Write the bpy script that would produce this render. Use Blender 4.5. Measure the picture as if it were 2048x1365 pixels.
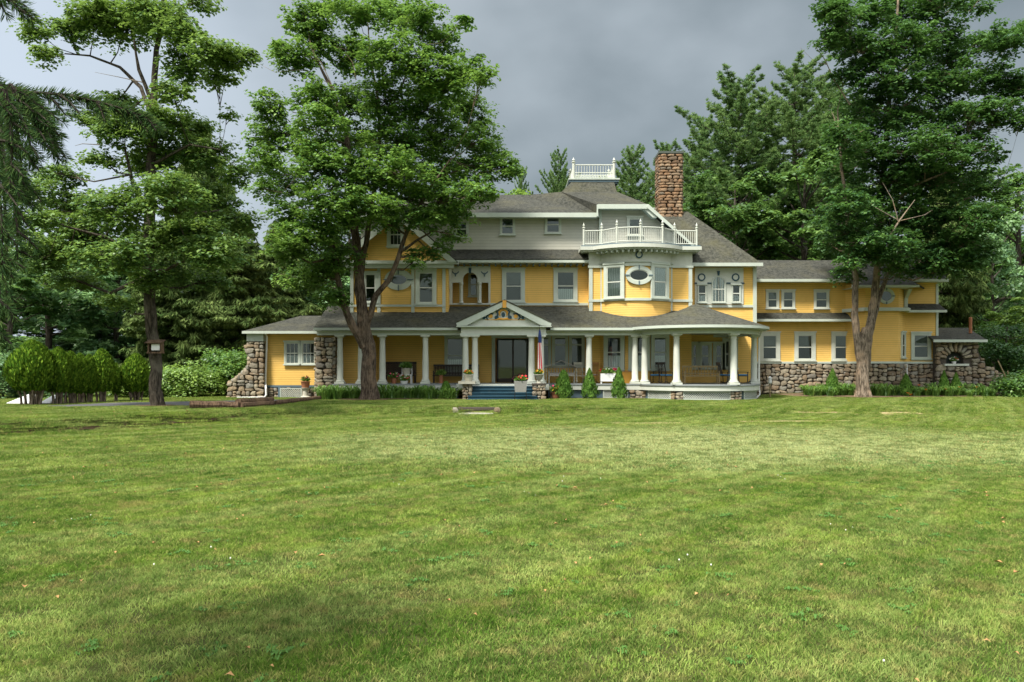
import bpy, bmesh, math, random
import numpy as np
from mathutils import Vector, Matrix, noise as mnoise
from mathutils.geometry import tessellate_polygon
for o in list(bpy.data.objects): bpy.data.objects.remove(o)
S = bpy.context.scene; COL = S.collection; PI = math.pi; R = math.radians
# ---------------------------------------------------------------- camera, sky, sun, exposure
D, F, CZ, HY = 43.05, 1593.0, 1.81, 735.0          # camera distance, focal length in photo pixels, eye height, horizon row
cam = bpy.data.objects.new('camera', bpy.data.cameras.new('camera')); COL.objects.link(cam); S.camera = cam
cam.location = (0, -D, CZ); cam.rotation_euler = (R(90), 0, 0)
cam.data.sensor_width = 36; cam.data.lens = 36 * F / 2048; cam.data.shift_y = (HY - 682.5) / 2048
cam.data.clip_start = .05; cam.data.clip_end = 3000
SUN_EL, SUN_AZ = 57, 222       # elevation; compass azimuth the light comes from (0 = behind the house, clockwise)
W = bpy.data.worlds.new('World'); S.world = W; W.use_nodes = True
nt = W.node_tree; nt.nodes.clear(); N = nt.nodes.new; L = nt.links.new
def wn(t, **k):
    n = N(t)
    for a, b in k.items(): setattr(n, a, b)
    return n
def wmath(op, a, b=None, c=None):
    n = wn('ShaderNodeMath', operation=op)
    for i, v in enumerate((a, b, c)):
        if v is None: continue
        if isinstance(v, (int, float)): n.inputs[i].default_value = v
        else: L(v, n.inputs[i])
    return n.outputs[0]
def wmix(f, a, b):
    n = wn('ShaderNodeMix', data_type='RGBA')
    for i, v in ((0, f), (6, a), (7, b)):
        if isinstance(v, (int, float)): n.inputs[i].default_value = v
        elif isinstance(v, tuple): n.inputs[i].default_value = v + (1,)
        else: L(v, n.inputs[i])
    return n.outputs[2]
def wstep(v, a, b):
    n = wn('ShaderNodeMapRange', interpolation_type='SMOOTHSTEP'); L(v, n.inputs[0])
    n.inputs[1].default_value = a; n.inputs[2].default_value = b; return n.outputs[0]
sky = wn('ShaderNodeTexSky', sky_type='NISHITA', sun_disc=False, sun_elevation=R(SUN_EL), sun_rotation=R(SUN_AZ), air_density=1.2, dust_density=3)
tc = wn('ShaderNodeTexCoord'); sp = wn('ShaderNodeSeparateXYZ'); L(tc.outputs['Generated'], sp.inputs[0])
mp = wn('ShaderNodeMapping'); mp.inputs['Scale'].default_value = (1, 1, 1.5); L(tc.outputs['Generated'], mp.inputs[0])
n1 = wn('ShaderNodeTexNoise'); n1.inputs['Scale'].default_value = 2.2; n1.inputs['Detail'].default_value = 4; n1.inputs['Roughness'].default_value = .52; L(mp.outputs[0], n1.inputs[0])
n2 = wn('ShaderNodeTexNoise'); n2.inputs['Scale'].default_value = 7; n2.inputs['Detail'].default_value = 7; L(mp.outputs[0], n2.inputs[0])
nz = wmath('ADD', wmath('MULTIPLY', n1.outputs[0], .8), wmath('MULTIPLY', n2.outputs[0], .2))
bank = wmix(wstep(nz, .36, .66), (.92, 1.12, 1.21), (1.95, 2.22, 2.40))            # heavy grey storm cloud, mottled
glow = wmath('ADD', wstep(wmath('MULTIPLY', sp.outputs[0], -1.), .12, .52), wmath('MULTIPLY', wstep(sp.outputs[2], .24, .02), .45))
bank = wmix(wmath('MINIMUM', wmath('MULTIPLY', glow, .8), 1), bank, (3.3, 3.75, 4.3))   # paler towards the sides and the horizon
open_ = wmix(wstep(nz, .38, .62), (6.2, 6.7, 7.2), (9.6, 9.7, 9.6))                # thinner bright overcast overhead and behind the camera
open_ = wmix(wstep(sp.outputs[2], .08, .6), (1.4, 1.6, 1.5), open_)                  # low sky there dimmed to darken the porch, as unbuilt trees would
front = wmath('MULTIPLY', wstep(sp.outputs[1], .05, .55), wstep(sp.outputs[2], .72, .45))
cloud = wmix(front, open_, bank)
bg = wn('ShaderNodeBackground'); bg.inputs[1].default_value = .1
L(wmix(.93, sky.outputs[0], cloud), bg.inputs[0]); L(bg.outputs[0], wn('ShaderNodeOutputWorld').inputs[0])
sl = bpy.data.lights.new('sun', 'SUN'); sl.energy = 3.1; sl.angle = R(11); sl.color = (1, .95, .86)
sun = bpy.data.objects.new('sun', sl); COL.objects.link(sun); sun.location = (-20, -40, 40)
az, el = R(SUN_AZ), R(SUN_EL)
sun.rotation_euler = Vector((-math.sin(az) * math.cos(el), -math.cos(az) * math.cos(el), -math.sin(el))).to_track_quat('-Z', 'Y').to_euler()
S.view_settings.view_transform = 'Standard'; S.view_settings.look = 'None'; S.view_settings.exposure = 1.2
S.render.engine = 'CYCLES'; S.cycles.max_bounces = 6; S.cycles.diffuse_bounces = 3; S.cycles.transparent_max_bounces = 8
# ---------------------------------------------------------------- helpers
def sc(Y): return F / (D + Y)
def X(px, Y): return (px - 1024) / sc(Y)
def Z(py, Y): return CZ - (py - HY) / sc(Y)
def P(px, py, Y): return Vector((X(px, Y), Y, Z(py, Y)))
ORG = {}; random.seed(7); RNG = np.random.default_rng(11)
def thing(name, label, cat, loc, group=None):
    o = bpy.data.objects.new(name, None); COL.objects.link(o); o.location = loc; o.empty_display_size = .3
    o['label'] = label; o['category'] = cat
    if group: o['group'] = group
    ORG[o] = Vector(loc); return o
def tag(o, label, cat, group=None):
    o['label'] = label; o['category'] = cat
    if group: o['group'] = group
    return o
def dup(root, loc, rz=0, s=1, label=None, group=None):
    def cp(o, par):
        c = o.copy(); COL.objects.link(c)
        if par: c.parent = par
        for ch in kids.get(o, []): cp(ch, c)
        return c
    r = cp(root, None); r.location = loc; r.rotation_euler = (0, 0, rz)
    r.scale = s if isinstance(s, tuple) else (s, s, s)
    if label: r['label'] = label
    if group: r['group'] = group
    return r
kids = {}
def link(o, parent, loc=None):
    COL.objects.link(o)
    if parent: o.parent = parent; kids.setdefault(parent, []).append(o)
    return o
class MB:
    def __init__(s, M=None): s.v = []; s.f = []; s.t = []; s.M = M; s.tone = .5
    def add(s, vs, fs):
        n = len(s.v)
        for p in vs:
            p = Vector(p); s.v.append(s.M @ p if s.M else p)
        s.f += [tuple(i + n for i in f) for f in fs]; s.t += [s.tone] * len(fs); return s
    def box(s, x0, x1, y0, y1, z0, z1):
        return s.add([(x, y, z) for x in (x0, x1) for y in (y0, y1) for z in (z0, z1)],
                     [(0, 1, 3, 2), (4, 6, 7, 5), (0, 4, 5, 1), (2, 3, 7, 6), (0, 2, 6, 4), (1, 5, 7, 3)])
    def plate(s, outer, holes, y0, y1):                     # xz polygon with holes, from y0 (front) to y1
        loops = [list(outer)] + [list(h) for h in holes]; flat = [p for l in loops for p in l]; n = len(flat)
        tris = tessellate_polygon([[Vector((p[0], p[1], 0)) for p in l] for l in loops])
        fs = [tuple(t) for t in tris] + [tuple(i + n for i in reversed(t)) for t in tris]; k = 0
        for l in loops:
            m = len(l); fs += [(k + i, k + (i + 1) % m, n + k + (i + 1) % m, n + k + i) for i in range(m)]; k += m
        return s.add([(p[0], y0, p[1]) for p in flat] + [(p[0], y1, p[1]) for p in flat], fs)
    def poly(s, pts): return s.add(pts, [tuple(range(len(pts)))])
    def slab(s, pts, t):                                     # planar polygon thickened downwards by t
        pts = [Vector(p) for p in pts]; n = Vector((0, 0, 0))
        for i in range(len(pts)):
            n += (pts[i] - pts[0]).cross(pts[(i + 1) % len(pts)] - pts[0])
        n.normalize()
        if n.z < 0: n = -n
        m = len(pts); lo = [p - n * t for p in pts]
        return s.add(pts + lo, [tuple(range(m)), tuple(reversed(range(m, 2 * m)))] + [(i, (i + 1) % m, m + (i + 1) % m, m + i) for i in range(m)])
    def tube(s, pts, rs, n=8):
        pts = [Vector(p) for p in pts]; vs = []; fs = []
        if not isinstance(rs, (list, tuple)): rs = [rs] * len(pts)
        a = None
        for i, p in enumerate(pts):
            d = (pts[min(i + 1, len(pts) - 1)] - pts[max(i - 1, 0)]).normalized()
            if a is None: a = d.orthogonal().normalized()
            a = (a - d * a.dot(d)); a = a.normalized() if a.length > 1e-6 else d.orthogonal().normalized()
            b = d.cross(a)
            vs += [p + (a * math.cos(2 * PI * k / n) + b * math.sin(2 * PI * k / n)) * rs[i] for k in range(n)]
        for i in range(len(pts) - 1):
            fs += [(i * n + k, i * n + (k + 1) % n, (i + 1) * n + (k + 1) % n, (i + 1) * n + k) for k in range(n)]
        e = (len(pts) - 1) * n
        fs += [tuple(reversed(range(n))), tuple(range(e, e + n))]
        return s.add(vs, fs)
    def lathe(s, prof, c=(0, 0, 0), n=16, sx=1, sy=1):
        vs = [(c[0] + r * sx * math.cos(2 * PI * k / n), c[1] + r * sy * math.sin(2 * PI * k / n), c[2] + z) for r, z in prof for k in range(n)]
        m = len(prof)
        fs = [(i * n + k, i * n + (k + 1) % n, (i + 1) * n + (k + 1) % n, (i + 1) * n + k) for i in range(m - 1) for k in range(n)]
        return s.add(vs, fs + [tuple(reversed(range(n))), tuple(range((m - 1) * n, m * n))])
    def arc(s, c, r0, r1, a0, a1, z0, z1, n=24):             # curved block; angle 0 faces the camera, + is to the right
        vs = []
        for i in range(n + 1):
            a = a0 + (a1 - a0) * i / n
            for r, z in ((r0, z0), (r1, z0), (r1, z1), (r0, z1)): vs.append((c[0] + r * math.sin(a), c[1] - r * math.cos(a), z))
        fs = [(i * 4 + k, i * 4 + (k + 1) % 4, i * 4 + 4 + (k + 1) % 4, i * 4 + 4 + k) for i in range(n) for k in range(4)]
        return s.add(vs, fs + [(0, 3, 2, 1), (4 * n, 4 * n + 1, 4 * n + 2, 4 * n + 3)])
    def stone(s, c, r, seed):                                # one lumpy fieldstone
        vs = []; n, m = 9, 6; rn = random.Random(seed); ph = [rn.uniform(0, 6.28) for _ in range(4)]
        sg = lambda v, e: math.copysign(abs(v) ** e, v)
        for j in range(m):
            t = -PI / 2 + PI * j / (m - 1)
            for k in range(n):
                u = 2 * PI * k / n + ph[0]; w = 1 + .13 * math.sin(2 * u + ph[1]) * math.cos(t) + .1 * math.sin(3 * u + ph[2])
                q = (sg(math.cos(t), .42) * sg(math.cos(u), .62) * w, sg(math.sin(t), .8), sg(math.cos(t), .42) * sg(math.sin(u), .62) * w)
                vs.append((c[0] + q[0] * r[0], c[1] + q[1] * r[1], c[2] + q[2] * r[2]))
        s.tone = rn.random()
        s.add(vs, [(j * n + k, j * n + (k + 1) % n, (j + 1) * n + (k + 1) % n, (j + 1) * n + k) for j in range(m - 1) for k in range(n)]); s.tone = .5
    def split(s):                                            # loose pieces as builders of their own
        par = list(range(len(s.v)))
        def find(i):
            while par[i] != i: par[i] = par[par[i]]; i = par[i]
            return i
        for f in s.f:
            for i in f[1:]: par[find(i)] = find(f[0])
        groups = {}
        for k, f in enumerate(s.f): groups.setdefault(find(f[0]), []).append(k)
        out = []
        for ks in groups.values():
            m = MB(); idx = {}
            for k in ks:
                m.f.append(tuple(idx.setdefault(i, len(idx)) for i in s.f[k])); m.t.append(s.t[k])
            m.v = [s.v[i] for i in idx]; out.append(m)
        return out
    def build(s, name, mat, parent=None, smooth=False, loc=None):
        org = ORG[parent] if parent else Vector(loc) if loc is not None else Vector((sum(p.x for p in s.v) / len(s.v), sum(p.y for p in s.v) / len(s.v), min(p.z for p in s.v)))
        me = bpy.data.meshes.new(name); me.from_pydata([p - org for p in s.v], [], s.f)
        bm = bmesh.new(); bm.from_mesh(me); bmesh.ops.recalc_face_normals(bm, faces=bm.faces); bm.to_mesh(me); bm.free()
        me.attributes.new('v', 'FLOAT', 'FACE').data.foreach_set('value', s.t)
        me.materials.append(mat)
        if smooth:
            me.polygons.foreach_set('use_smooth', [True] * len(me.polygons)); me.set_sharp_from_angle(angle=R(42))
        o = bpy.data.objects.new(name, me); link(o, parent); ORG[o] = org
        if not parent: o.location = org
        return o
def stones_in(mb, inside, x0, x1, z0, z1, y, depth=.12, size=.34, seed=1, flat=1.5):   # rubble: irregular cells, one lump in each
    rn = random.Random(seed); cells = [(x0 - .02, x1 + .02, z0, z1)]
    while cells:
        a, b, c, d = cells.pop(); w, h = b - a, d - c; lim = size * rn.uniform(.6, 1.25)
        if w > lim * flat or h > lim * .95:
            t = rn.uniform(.34, .66)
            if w / flat > h * rn.uniform(.7, 1.3): cells += [(a, a + w * t, c, d), (a + w * t, b, c, d)]
            else: cells += [(a, b, c, c + h * t), (a, b, c + h * t, d)]
            continue
        cx, cz = (a + b) / 2, (c + d) / 2
        if inside(cx, cz):
            M0 = mb.M; T = Matrix.Translation((cx + rn.uniform(-.02, .02), y + rn.uniform(-.03, .03), cz + rn.uniform(-.02, .02))) @ Matrix.Rotation(rn.uniform(-.22, .22), 4, 'Y'); mb.M = M0 @ T if M0 else T
            mb.stone((0, 0, 0), (w / 2 * rn.uniform(.92, 1.06), depth, h / 2 * rn.uniform(.92, 1.06)), rn.randrange(10 ** 6)); mb.M = M0
def coursed_in(mb, inside, x0, x1, z0, z1, y, depth=.12, size=.34, seed=1, flat=1.7):
    rn = random.Random(seed); z = z0; row = 0
    while z < z1 - .04:
        h = min(size * rn.uniform(.5, .95), max(z1 - z, .1)); x = x0 - rn.uniform(0, size * .6)
        while x < x1:
            w = size * rn.uniform(.55, flat); cx, cz = x + w / 2, z + h / 2 + rn.uniform(-.03, .03)
            if x0 < cx < x1 and inside(cx, cz):
                a, b = max(x, x0 - .03), min(x + w, x1 + .03)
                mb.stone(((a + b) / 2, y + rn.uniform(-.02, .03), cz), ((b - a) / 2 * .97, depth, h / 2 * .98), rn.randrange(10 ** 6))
            x += w
        z += h; row += 1
def inpoly(poly):
    def f(x, z):
        c = False; n = len(poly)
        for i in range(n):
            (xa, za), (xb, zb) = poly[i], poly[(i + 1) % n]
            if (za > z) != (zb > z) and x < (xb - xa) * (z - za) / (zb - za) + xa: c = not c
        return c
    return f
def kites(name, C, U, V, mat, parent, tone, fold=.0, loc=None, extra=None):   # many leaf-sized four-cornered faces in one mesh
    n = len(C); nrm = np.cross(U, V); nrm /= np.linalg.norm(nrm, axis=1, keepdims=True) + 1e-9
    ln = np.linalg.norm(V, axis=1, keepdims=True) * fold
    A = np.stack([C - U, C + V + nrm * ln, C + U, C - V + nrm * ln], 1).reshape(-1, 3)
    org = ORG[parent] if parent else Vector(loc); A = A - np.array(org)
    me = bpy.data.meshes.new(name); me.vertices.add(4 * n); me.vertices.foreach_set('co', A.astype(np.float32).ravel())
    me.loops.add(4 * n); me.loops.foreach_set('vertex_index', np.arange(4 * n, dtype=np.int32))
    me.polygons.add(n); me.polygons.foreach_set('loop_start', np.arange(0, 4 * n, 4, dtype=np.int32))
    me.attributes.new('v', 'FLOAT', 'FACE').data.foreach_set('value', np.asarray(tone, dtype=np.float32))
    me.update(calc_edges=True); me.materials.append(mat)
    o = bpy.data.objects.new(name, me); link(o, parent); ORG[o] = org
    if not parent: o.location = org
    return o
def unit(n): a = RNG.normal(size=(n, 3)); return a / np.linalg.norm(a, axis=1, keepdims=True)
def norm(a): return a / (np.linalg.norm(a, axis=1, keepdims=True) + 1e-9)
# ---------------------------------------------------------------- materials
class G:
    def __init__(s, name):
        s.m = bpy.data.materials.new(name); s.m.use_nodes = True; s.t = s.m.node_tree; s.t.nodes.clear()
        s.out = s.n('ShaderNodeOutputMaterial')
    def n(s, t, ins=None, **k):
        x = s.t.nodes.new(t)
        for a, b in k.items(): setattr(x, a, b)
        for a, b in (ins or {}).items(): s.set(x.inputs[a], b)
        return x
    def set(s, sock, v):
        if isinstance(v, bpy.types.NodeSocket): s.t.links.new(v, sock)
        elif isinstance(v, tuple) and sock.type == 'RGBA': sock.default_value = v if len(v) == 4 else v + (1,)
        else: sock.default_value = v
    def noise(s, scale, detail=4, vec=None, rough=.55):
        x = s.n('ShaderNodeTexNoise', {'Scale': scale, 'Detail': detail, 'Roughness': rough})
        if vec is not None: s.set(x.inputs['Vector'], vec)
        return x.outputs[0]
    def math(s, op, a, b=0., c=0.): return s.n('ShaderNodeMath', {0: a, 1: b, 2: c}, operation=op).outputs[0]
    def mix(s, f, a, b): return s.n('ShaderNodeMix', {0: f, 6: a, 7: b}, data_type='RGBA').outputs[2]
    def step(s, v, a, b): return s.n('ShaderNodeMapRange', {0: v, 1: a, 2: b}, interpolation_type='SMOOTHSTEP').outputs[0]
    def pos(s): return s.n('ShaderNodeNewGeometry').outputs['Position']
    def obj(s): return s.n('ShaderNodeTexCoord').outputs['Object']
    def attr(s, a='v'): return s.n('ShaderNodeAttribute', attribute_name=a).outputs['Fac']
    def stretch(s, v, sx, sy, sz): return s.n('ShaderNodeMapping', {0: v, 'Scale': (sx, sy, sz)}).outputs[0]
    def bump(s, h, strength=.4, dist=.02): return s.n('ShaderNodeBump', {'Height': h, 'Strength': strength, 'Distance': dist}).outputs[0]
    def bsdf(s, col, rough=.7, nrm=None, spec=.3, metal=0.):
        b = s.n('ShaderNodeBsdfPrincipled', {'Base Color': col, 'Roughness': rough, 'Specular IOR Level': spec, 'Metallic': metal})
        if nrm is not None: s.set(b.inputs['Normal'], nrm)
        return b.outputs[0]
    def done(s, sh): s.t.links.new(sh, s.out.inputs[0]); return s.m
def paint(name, c, rough=.55, var=.12, scale=3., dirt=(.25, .22, .16), dirtamt=.25, spec=.3):
    g = G(name); p = g.pos(); a = g.mix(g.noise(scale, 5, p), tuple(x * (1 - var) for x in c), tuple(min(1, x * (1 + var)) for x in c))
    d = g.math('MULTIPLY', g.step(g.noise(2.3, 6, g.stretch(p, 1, 1, .35), .7), .52, .78), dirtamt)
    return g.done(g.bsdf(g.mix(d, a, dirt), rough, g.bump(g.noise(40, 3, p), .12, .01), spec))
def siding(name, c, pitch, var=.1, gap=.55):
    g = G(name); p = g.pos(); z = g.n('ShaderNodeSeparateXYZ', {0: p}).outputs[2]
    fr = g.math('FRACT', g.math('DIVIDE', z, pitch)); bd = g.math('FLOOR', g.math('DIVIDE', z, pitch))
    wv = g.n('ShaderNodeTexWhiteNoise', {'W': bd}, noise_dimensions='1D').outputs[0]
    a = g.mix(g.noise(1.6, 5, p), tuple(x * (1 - var) for x in c), tuple(min(1, x * (1 + var)) for x in c))
    a = g.mix(g.math('MULTIPLY', wv, .12), a, tuple(x * .72 for x in c))
    a = g.mix(g.math('MULTIPLY', g.step(g.noise(3, 7, g.stretch(p, 1, 1, .3), .72), .56, .8), .5), a, tuple(x * .60 for x in c)); a = g.mix(g.math('MULTIPLY', g.step(g.noise(.55, 4, p, .6), .5, .75), .35), a, tuple(min(1, x * 1.1 + .06) for x in c))
    gp = g.math('MULTIPLY', g.step(fr, .16, .02), gap)                 # the shadow line under each lapped board, darkened into the colour
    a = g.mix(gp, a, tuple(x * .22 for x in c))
    h = g.math('ADD', g.math('MULTIPLY', fr, -1.), g.math('MULTIPLY', g.noise(30, 3, p), .08))
    return g.done(g.bsdf(a, .6, g.bump(h, .5, .02), .25))
def shingle(name, c1, c2, moss=(.10, .095, .06)):
    g = G(name); p = g.pos(); z = g.n('ShaderNodeSeparateXYZ', {0: p})
    v = g.n('ShaderNodeCombineXYZ', {0: g.math('ADD', z.outputs[0], z.outputs[1]), 1: g.math('MULTIPLY', z.outputs[2], 1.9)}).outputs[0]
    b = g.n('ShaderNodeTexBrick', {'Vector': v, 'Color1': (0, 0, 0, 1), 'Color2': (1, 1, 1, 1), 'Mortar': (.0, .0, .0, 1), 'Scale': 1., 'Mortar Size': .012, 'Brick Width': .3, 'Row Height': .15})
    a = g.mix(g.step(g.noise(6, 6, p, .8), .34, .66), c1, c2); a = g.mix(g.math('MULTIPLY', b.outputs[0], .4), a, c2)
    a = g.mix(g.math('MULTIPLY', g.step(g.noise(.7, 6, p, .65), .45, .75), .6), a, moss)
    return g.done(g.bsdf(a, .9, g.bump(g.math('ADD', b.outputs[1], g.noise(60, 3, p)), .6, .02), .15))
def leafmat(name, dark, mid, light, trans=.35, gloss=.05, nscale=.5):
    g = G(name); v = g.attr(); r = g.n('ShaderNodeValToRGB', {0: v}); e = r.color_ramp.elements
    e[0].color = dark + (1,); e[1].color = light + (1,); m = e.new(.5); m.color = mid + (1,)
    a = g.mix(g.math('MULTIPLY', g.step(g.noise(nscale, 3, g.obj()), .42, .7), .45), r.outputs[0], light)
    d = g.n('ShaderNodeBsdfDiffuse', {0: a}).outputs[0]; t = g.n('ShaderNodeBsdfTranslucent', {0: g.mix(.5, a, tuple(min(1, x * 1.5) for x in light))}).outputs[0]
    s = g.n('ShaderNodeMixShader', {0: trans, 1: d, 2: t}).outputs[0]
    if gloss: s = g.n('ShaderNodeMixShader', {0: gloss, 1: s, 2: g.n('ShaderNodeBsdfGlossy', {0: (.8, .85, .8, 1), 1: .45}).outputs[0]}).outputs[0]
    return g.done(s)
def barkmat(name, c1, c2, c3):
    g = G(name); p = g.pos(); q = g.stretch(p, 7, 7, 1.3); h = g.noise(2.2, 7, q, .65)
    a = g.mix(g.step(h, .38, .62), c1, c2); a = g.mix(g.math('MULTIPLY', g.step(g.noise(1.3, 5, p), .5, .7), .6), a, c3)
    return g.done(g.bsdf(a, .95, g.bump(h, .9, .06), .1))
def flat(name, c, rough=.6, var=.25, scale=12., metal=0., spec=.3, bump=.2):
    g = G(name); p = g.obj(); a = g.mix(g.noise(scale, 4, p), tuple(x * (1 - var) for x in c), tuple(min(1, x * (1 + var)) for x in c))
    return g.done(g.bsdf(a, rough, g.bump(g.noise(scale * 4, 3, p), bump, .01), spec, metal))
def stonemat(name, cols):
    g = G(name); r = g.n('ShaderNodeValToRGB', {0: g.attr()}); e = r.color_ramp.elements; e[0].color = cols[0] + (1,); e[1].color = cols[-1] + (1,)
    for i, c in enumerate(cols[1:-1]): e.new((i + 1) / (len(cols) - 1)).color = c + (1,)
    p = g.pos(); h = g.noise(9, 6, p, .7); a = g.mix(g.math('MULTIPLY', g.step(h, .35, .7), .5), r.outputs[0], (.10, .085, .07))
    a = g.mix(g.math('MULTIPLY', g.step(g.noise(4, 5, p), .58, .72), .45), a, (.34, .33, .29))
    return g.done(g.bsdf(a, .9, g.bump(h, .6, .04), .2))
M = {}
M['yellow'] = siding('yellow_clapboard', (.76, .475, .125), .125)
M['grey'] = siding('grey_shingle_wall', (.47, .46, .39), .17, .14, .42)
M['white'] = paint('white_paint', (.55, .57, .50))
M['trim'] = paint('trim_paint', (.50, .55, .48), dirtamt=.2)
M['blue'] = paint('blue_paint', (.022, .066, .095), var=.2)
M['slate'] = paint('blue_grey_paint', (.10, .15, .18), var=.2)
M['orange'] = paint('ochre_paint', (.72, .36, .06), var=.2)
M['roof'] = shingle('roof_shingles', (.018, .020, .017), (.080, .080, .066))
M['roof2'] = shingle('weathered_roof_shingles', (.022, .024, .019), (.098, .098, .078), (.105, .10, .055))
M['stone'] = stonemat('fieldstone', [(.15, .11, .07), (.30, .22, .14), (.25, .22, .165), (.35, .265, .165), (.27, .26, .22), (.41, .35, .245), (.18, .165, .14)])
M['chim'] = stonemat('chimney_stone', [(.15, .095, .055), (.33, .19, .10), (.25, .165, .10), (.40, .27, .16), (.19, .16, .12), (.36, .22, .12), (.12, .095, .07)])
M['mortar'] = flat('mortar', (.075, .062, .05), .95)
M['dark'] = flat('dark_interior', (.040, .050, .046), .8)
M['ceil'] = paint('porch_ceiling_paint', (.28, .33, .28))
M['floor'] = paint('porch_floor_paint', (.24, .26, .26))
M['curtain'] = G('lace_curtain'); g = M['curtain']; wv = g.n('ShaderNodeTexWave', {'Vector': g.pos(), 'Scale': 2.6, 'Distortion': 2., 'Detail': 2.}, bands_direction='X').outputs[0]
M['curtain'] = g.done(g.bsdf(g.mix(wv, (.58, .60, .60), (.90, .92, .90)), .9))
M['blind'] = flat('roller_blind', (.15, .165, .14), .8, .1)
g = G('window_glass'); fr = g.n('ShaderNodeFresnel', {'IOR': 1.5}).outputs[0]
M['glass'] = g.done(g.n('ShaderNodeMixShader', {0: g.math('ADD', g.math('MULTIPLY', fr, 1.3), .03), 1: g.n('ShaderNodeBsdfTransparent', {0: (.91, .94, .93, 1)}).outputs[0], 2: g.n('ShaderNodeBsdfGlossy', {0: (.9, .95, .95, 1), 1: .03}).outputs[0]}).outputs[0])
M['bark'] = barkmat('maple_bark', (.030, .025, .019), (.105, .088, .068), (.17, .155, .12))
M['bark_red'] = barkmat('reddish_bark', (.042, .030, .022), (.15, .115, .085), (.27, .19, .13))
M['bark_pale'] = barkmat('pale_scarred_bark', (.08, .062, .045), (.30, .24, .18), (.48, .34, .23))
M['bark_dark'] = barkmat('conifer_bark', (.035, .028, .022), (.10, .085, .07), (.16, .15, .13))
M['deadwood'] = barkmat('dead_wood', (.20, .16, .12), (.34, .29, .23), (.40, .24, .12))
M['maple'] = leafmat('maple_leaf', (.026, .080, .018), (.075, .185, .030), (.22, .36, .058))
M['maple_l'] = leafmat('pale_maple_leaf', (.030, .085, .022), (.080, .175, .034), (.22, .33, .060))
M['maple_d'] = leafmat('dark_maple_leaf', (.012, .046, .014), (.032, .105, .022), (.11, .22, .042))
M['maple_m'] = leafmat('mid_maple_leaf', (.020, .062, .016), (.055, .145, .028), (.16, .27, .055))
M['wood_leaf'] = leafmat('woodland_leaf', (.055, .135, .060), (.125, .25, .10), (.25, .40, .14))
M['needle'] = leafmat('pine_needle', (.050, .115, .045), (.12, .22, .075), (.25, .36, .12), .3, 0)
M['spruce'] = leafmat('spruce_needle', (.040, .078, .024), (.095, .15, .046), (.19, .25, .080), .25, 0)
M['bough'] = leafmat('near_spruce_needle', (.022, .052, .022), (.05, .105, .036), (.11, .17, .05), .25, 0)
M['clip'] = leafmat('clipped_cedar_leaf', (.020, .060, .008), (.065, .145, .015), (.20, .31, .032), .12, 0)
M['shrub'] = leafmat('dwarf_spruce_needle', (.04, .10, .020), (.09, .19, .035), (.17, .29, .055), .15, 0)
M['bush'] = leafmat('light_bush_leaf', (.08, .17, .025), (.16, .28, .045), (.28, .40, .075), .35)
M['lily'] = leafmat('daylily_leaf', (.05, .14, .020), (.11, .24, .035), (.22, .36, .06), .35)
def petal(n, c): return flat(n, c, .6, .2, 20)
M['p_red'] = petal('red_petal', (.55, .03, .03)); M['p_org'] = petal('orange_petal', (.80, .20, .03)); M['p_yel'] = petal('yellow_petal', (.85, .55, .05))
M['p_white'] = petal('white_petal', (.80, .78, .72)); M['p_pink'] = petal('pink_petal', (.70, .06, .16)); M['p_purple'] = petal('purple_petal', (.16, .03, .07))
M['urn'] = flat('cast_stone', (.46, .44, .36), .9); M['terr'] = flat('terracotta', (.36, .15, .08), .9)
M['darkwood'] = flat('dark_brown_wood', (.045, .032, .026), .5); M['wood'] = flat('varnished_wood', (.42, .20, .06), .5); M['tan'] = flat('bamboo', (.28, .21, .11), .6)
M['black'] = flat('black_metal', (.015, .017, .018), .5); M['cush'] = flat('blue_cushion', (.10, .30, .55), .9, .15); M['canvas'] = flat('canvas', (.42, .37, .33), .9)
M['timber'] = barkmat('landscape_timber', (.07, .045, .03), (.20, .13, .085), (.26, .17, .10))
M['metalw'] = paint('white_metal', (.74, .74, .72), .4)
# ---------------------------------------------------------------- ground
def smooth(a, b, v): t = np.clip((v - a) / (b - a), 0, 1); return t * t * (3 - 2 * t)
FX = [-60, -22, -15, -11.6, -8.4, -5, 0, 10, 60]; FD = [19, 21.5, 23.4, 26.7, 31.5, 33.1, 33.6, 33.8, 33.8]
def height(x, y):
    x = np.asarray(x, float); y = np.asarray(y, float); d = y + D
    foot = np.interp(x, FX, FD); hb = .34 - .20 * smooth(-.5, 12, x) * smooth(1, 14, x) + .07 * smooth(-9, -12, -np.abs(x)) * (x < 0)
    wid = np.where(x < -9, .8, 1.4)
    z = -.2 + .34 * (hb / .34) * smooth(0, 1, (d - foot) / wid) + (.34 - hb) * smooth(foot - 3, 43, d)
    z = z + .06 * np.exp(-((x + 14) ** 2 + (y + 12) ** 2) / 6)
    z = z + .25 * smooth(1.5, 6, y) * smooth(13, 18, x)
    z = z + .05 * np.sin(x * .21 + 1) * np.sin(y * .17) * smooth(0, 12, d) * (d < 33)
    far = smooth(60, 160, np.hypot(x, d)); return z + far * 2.0
def grid_axis(lo, hi, a, b, st): return np.unique(np.concatenate([np.linspace(lo, a, 14), np.arange(a, b + st, st), np.linspace(b, hi, 14)]))
gx = grid_axis(-900, 900, -40, 44, .4); gy = grid_axis(-200, 1500, -44, 14, .2)
XX, YY = np.meshgrid(gx, gy); ZZ = height(XX, YY); nx, ny = len(gx), len(gy)
g = G('lawn_soil'); p = g.pos()
a = g.mix(g.noise(.45, 6, p), (.040, .052, .014), (.075, .085, .026)); a = g.mix(g.math('MULTIPLY', g.step(g.noise(3, 6, p, .7), .5, .72), .5), a, (.14, .115, .055))
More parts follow.
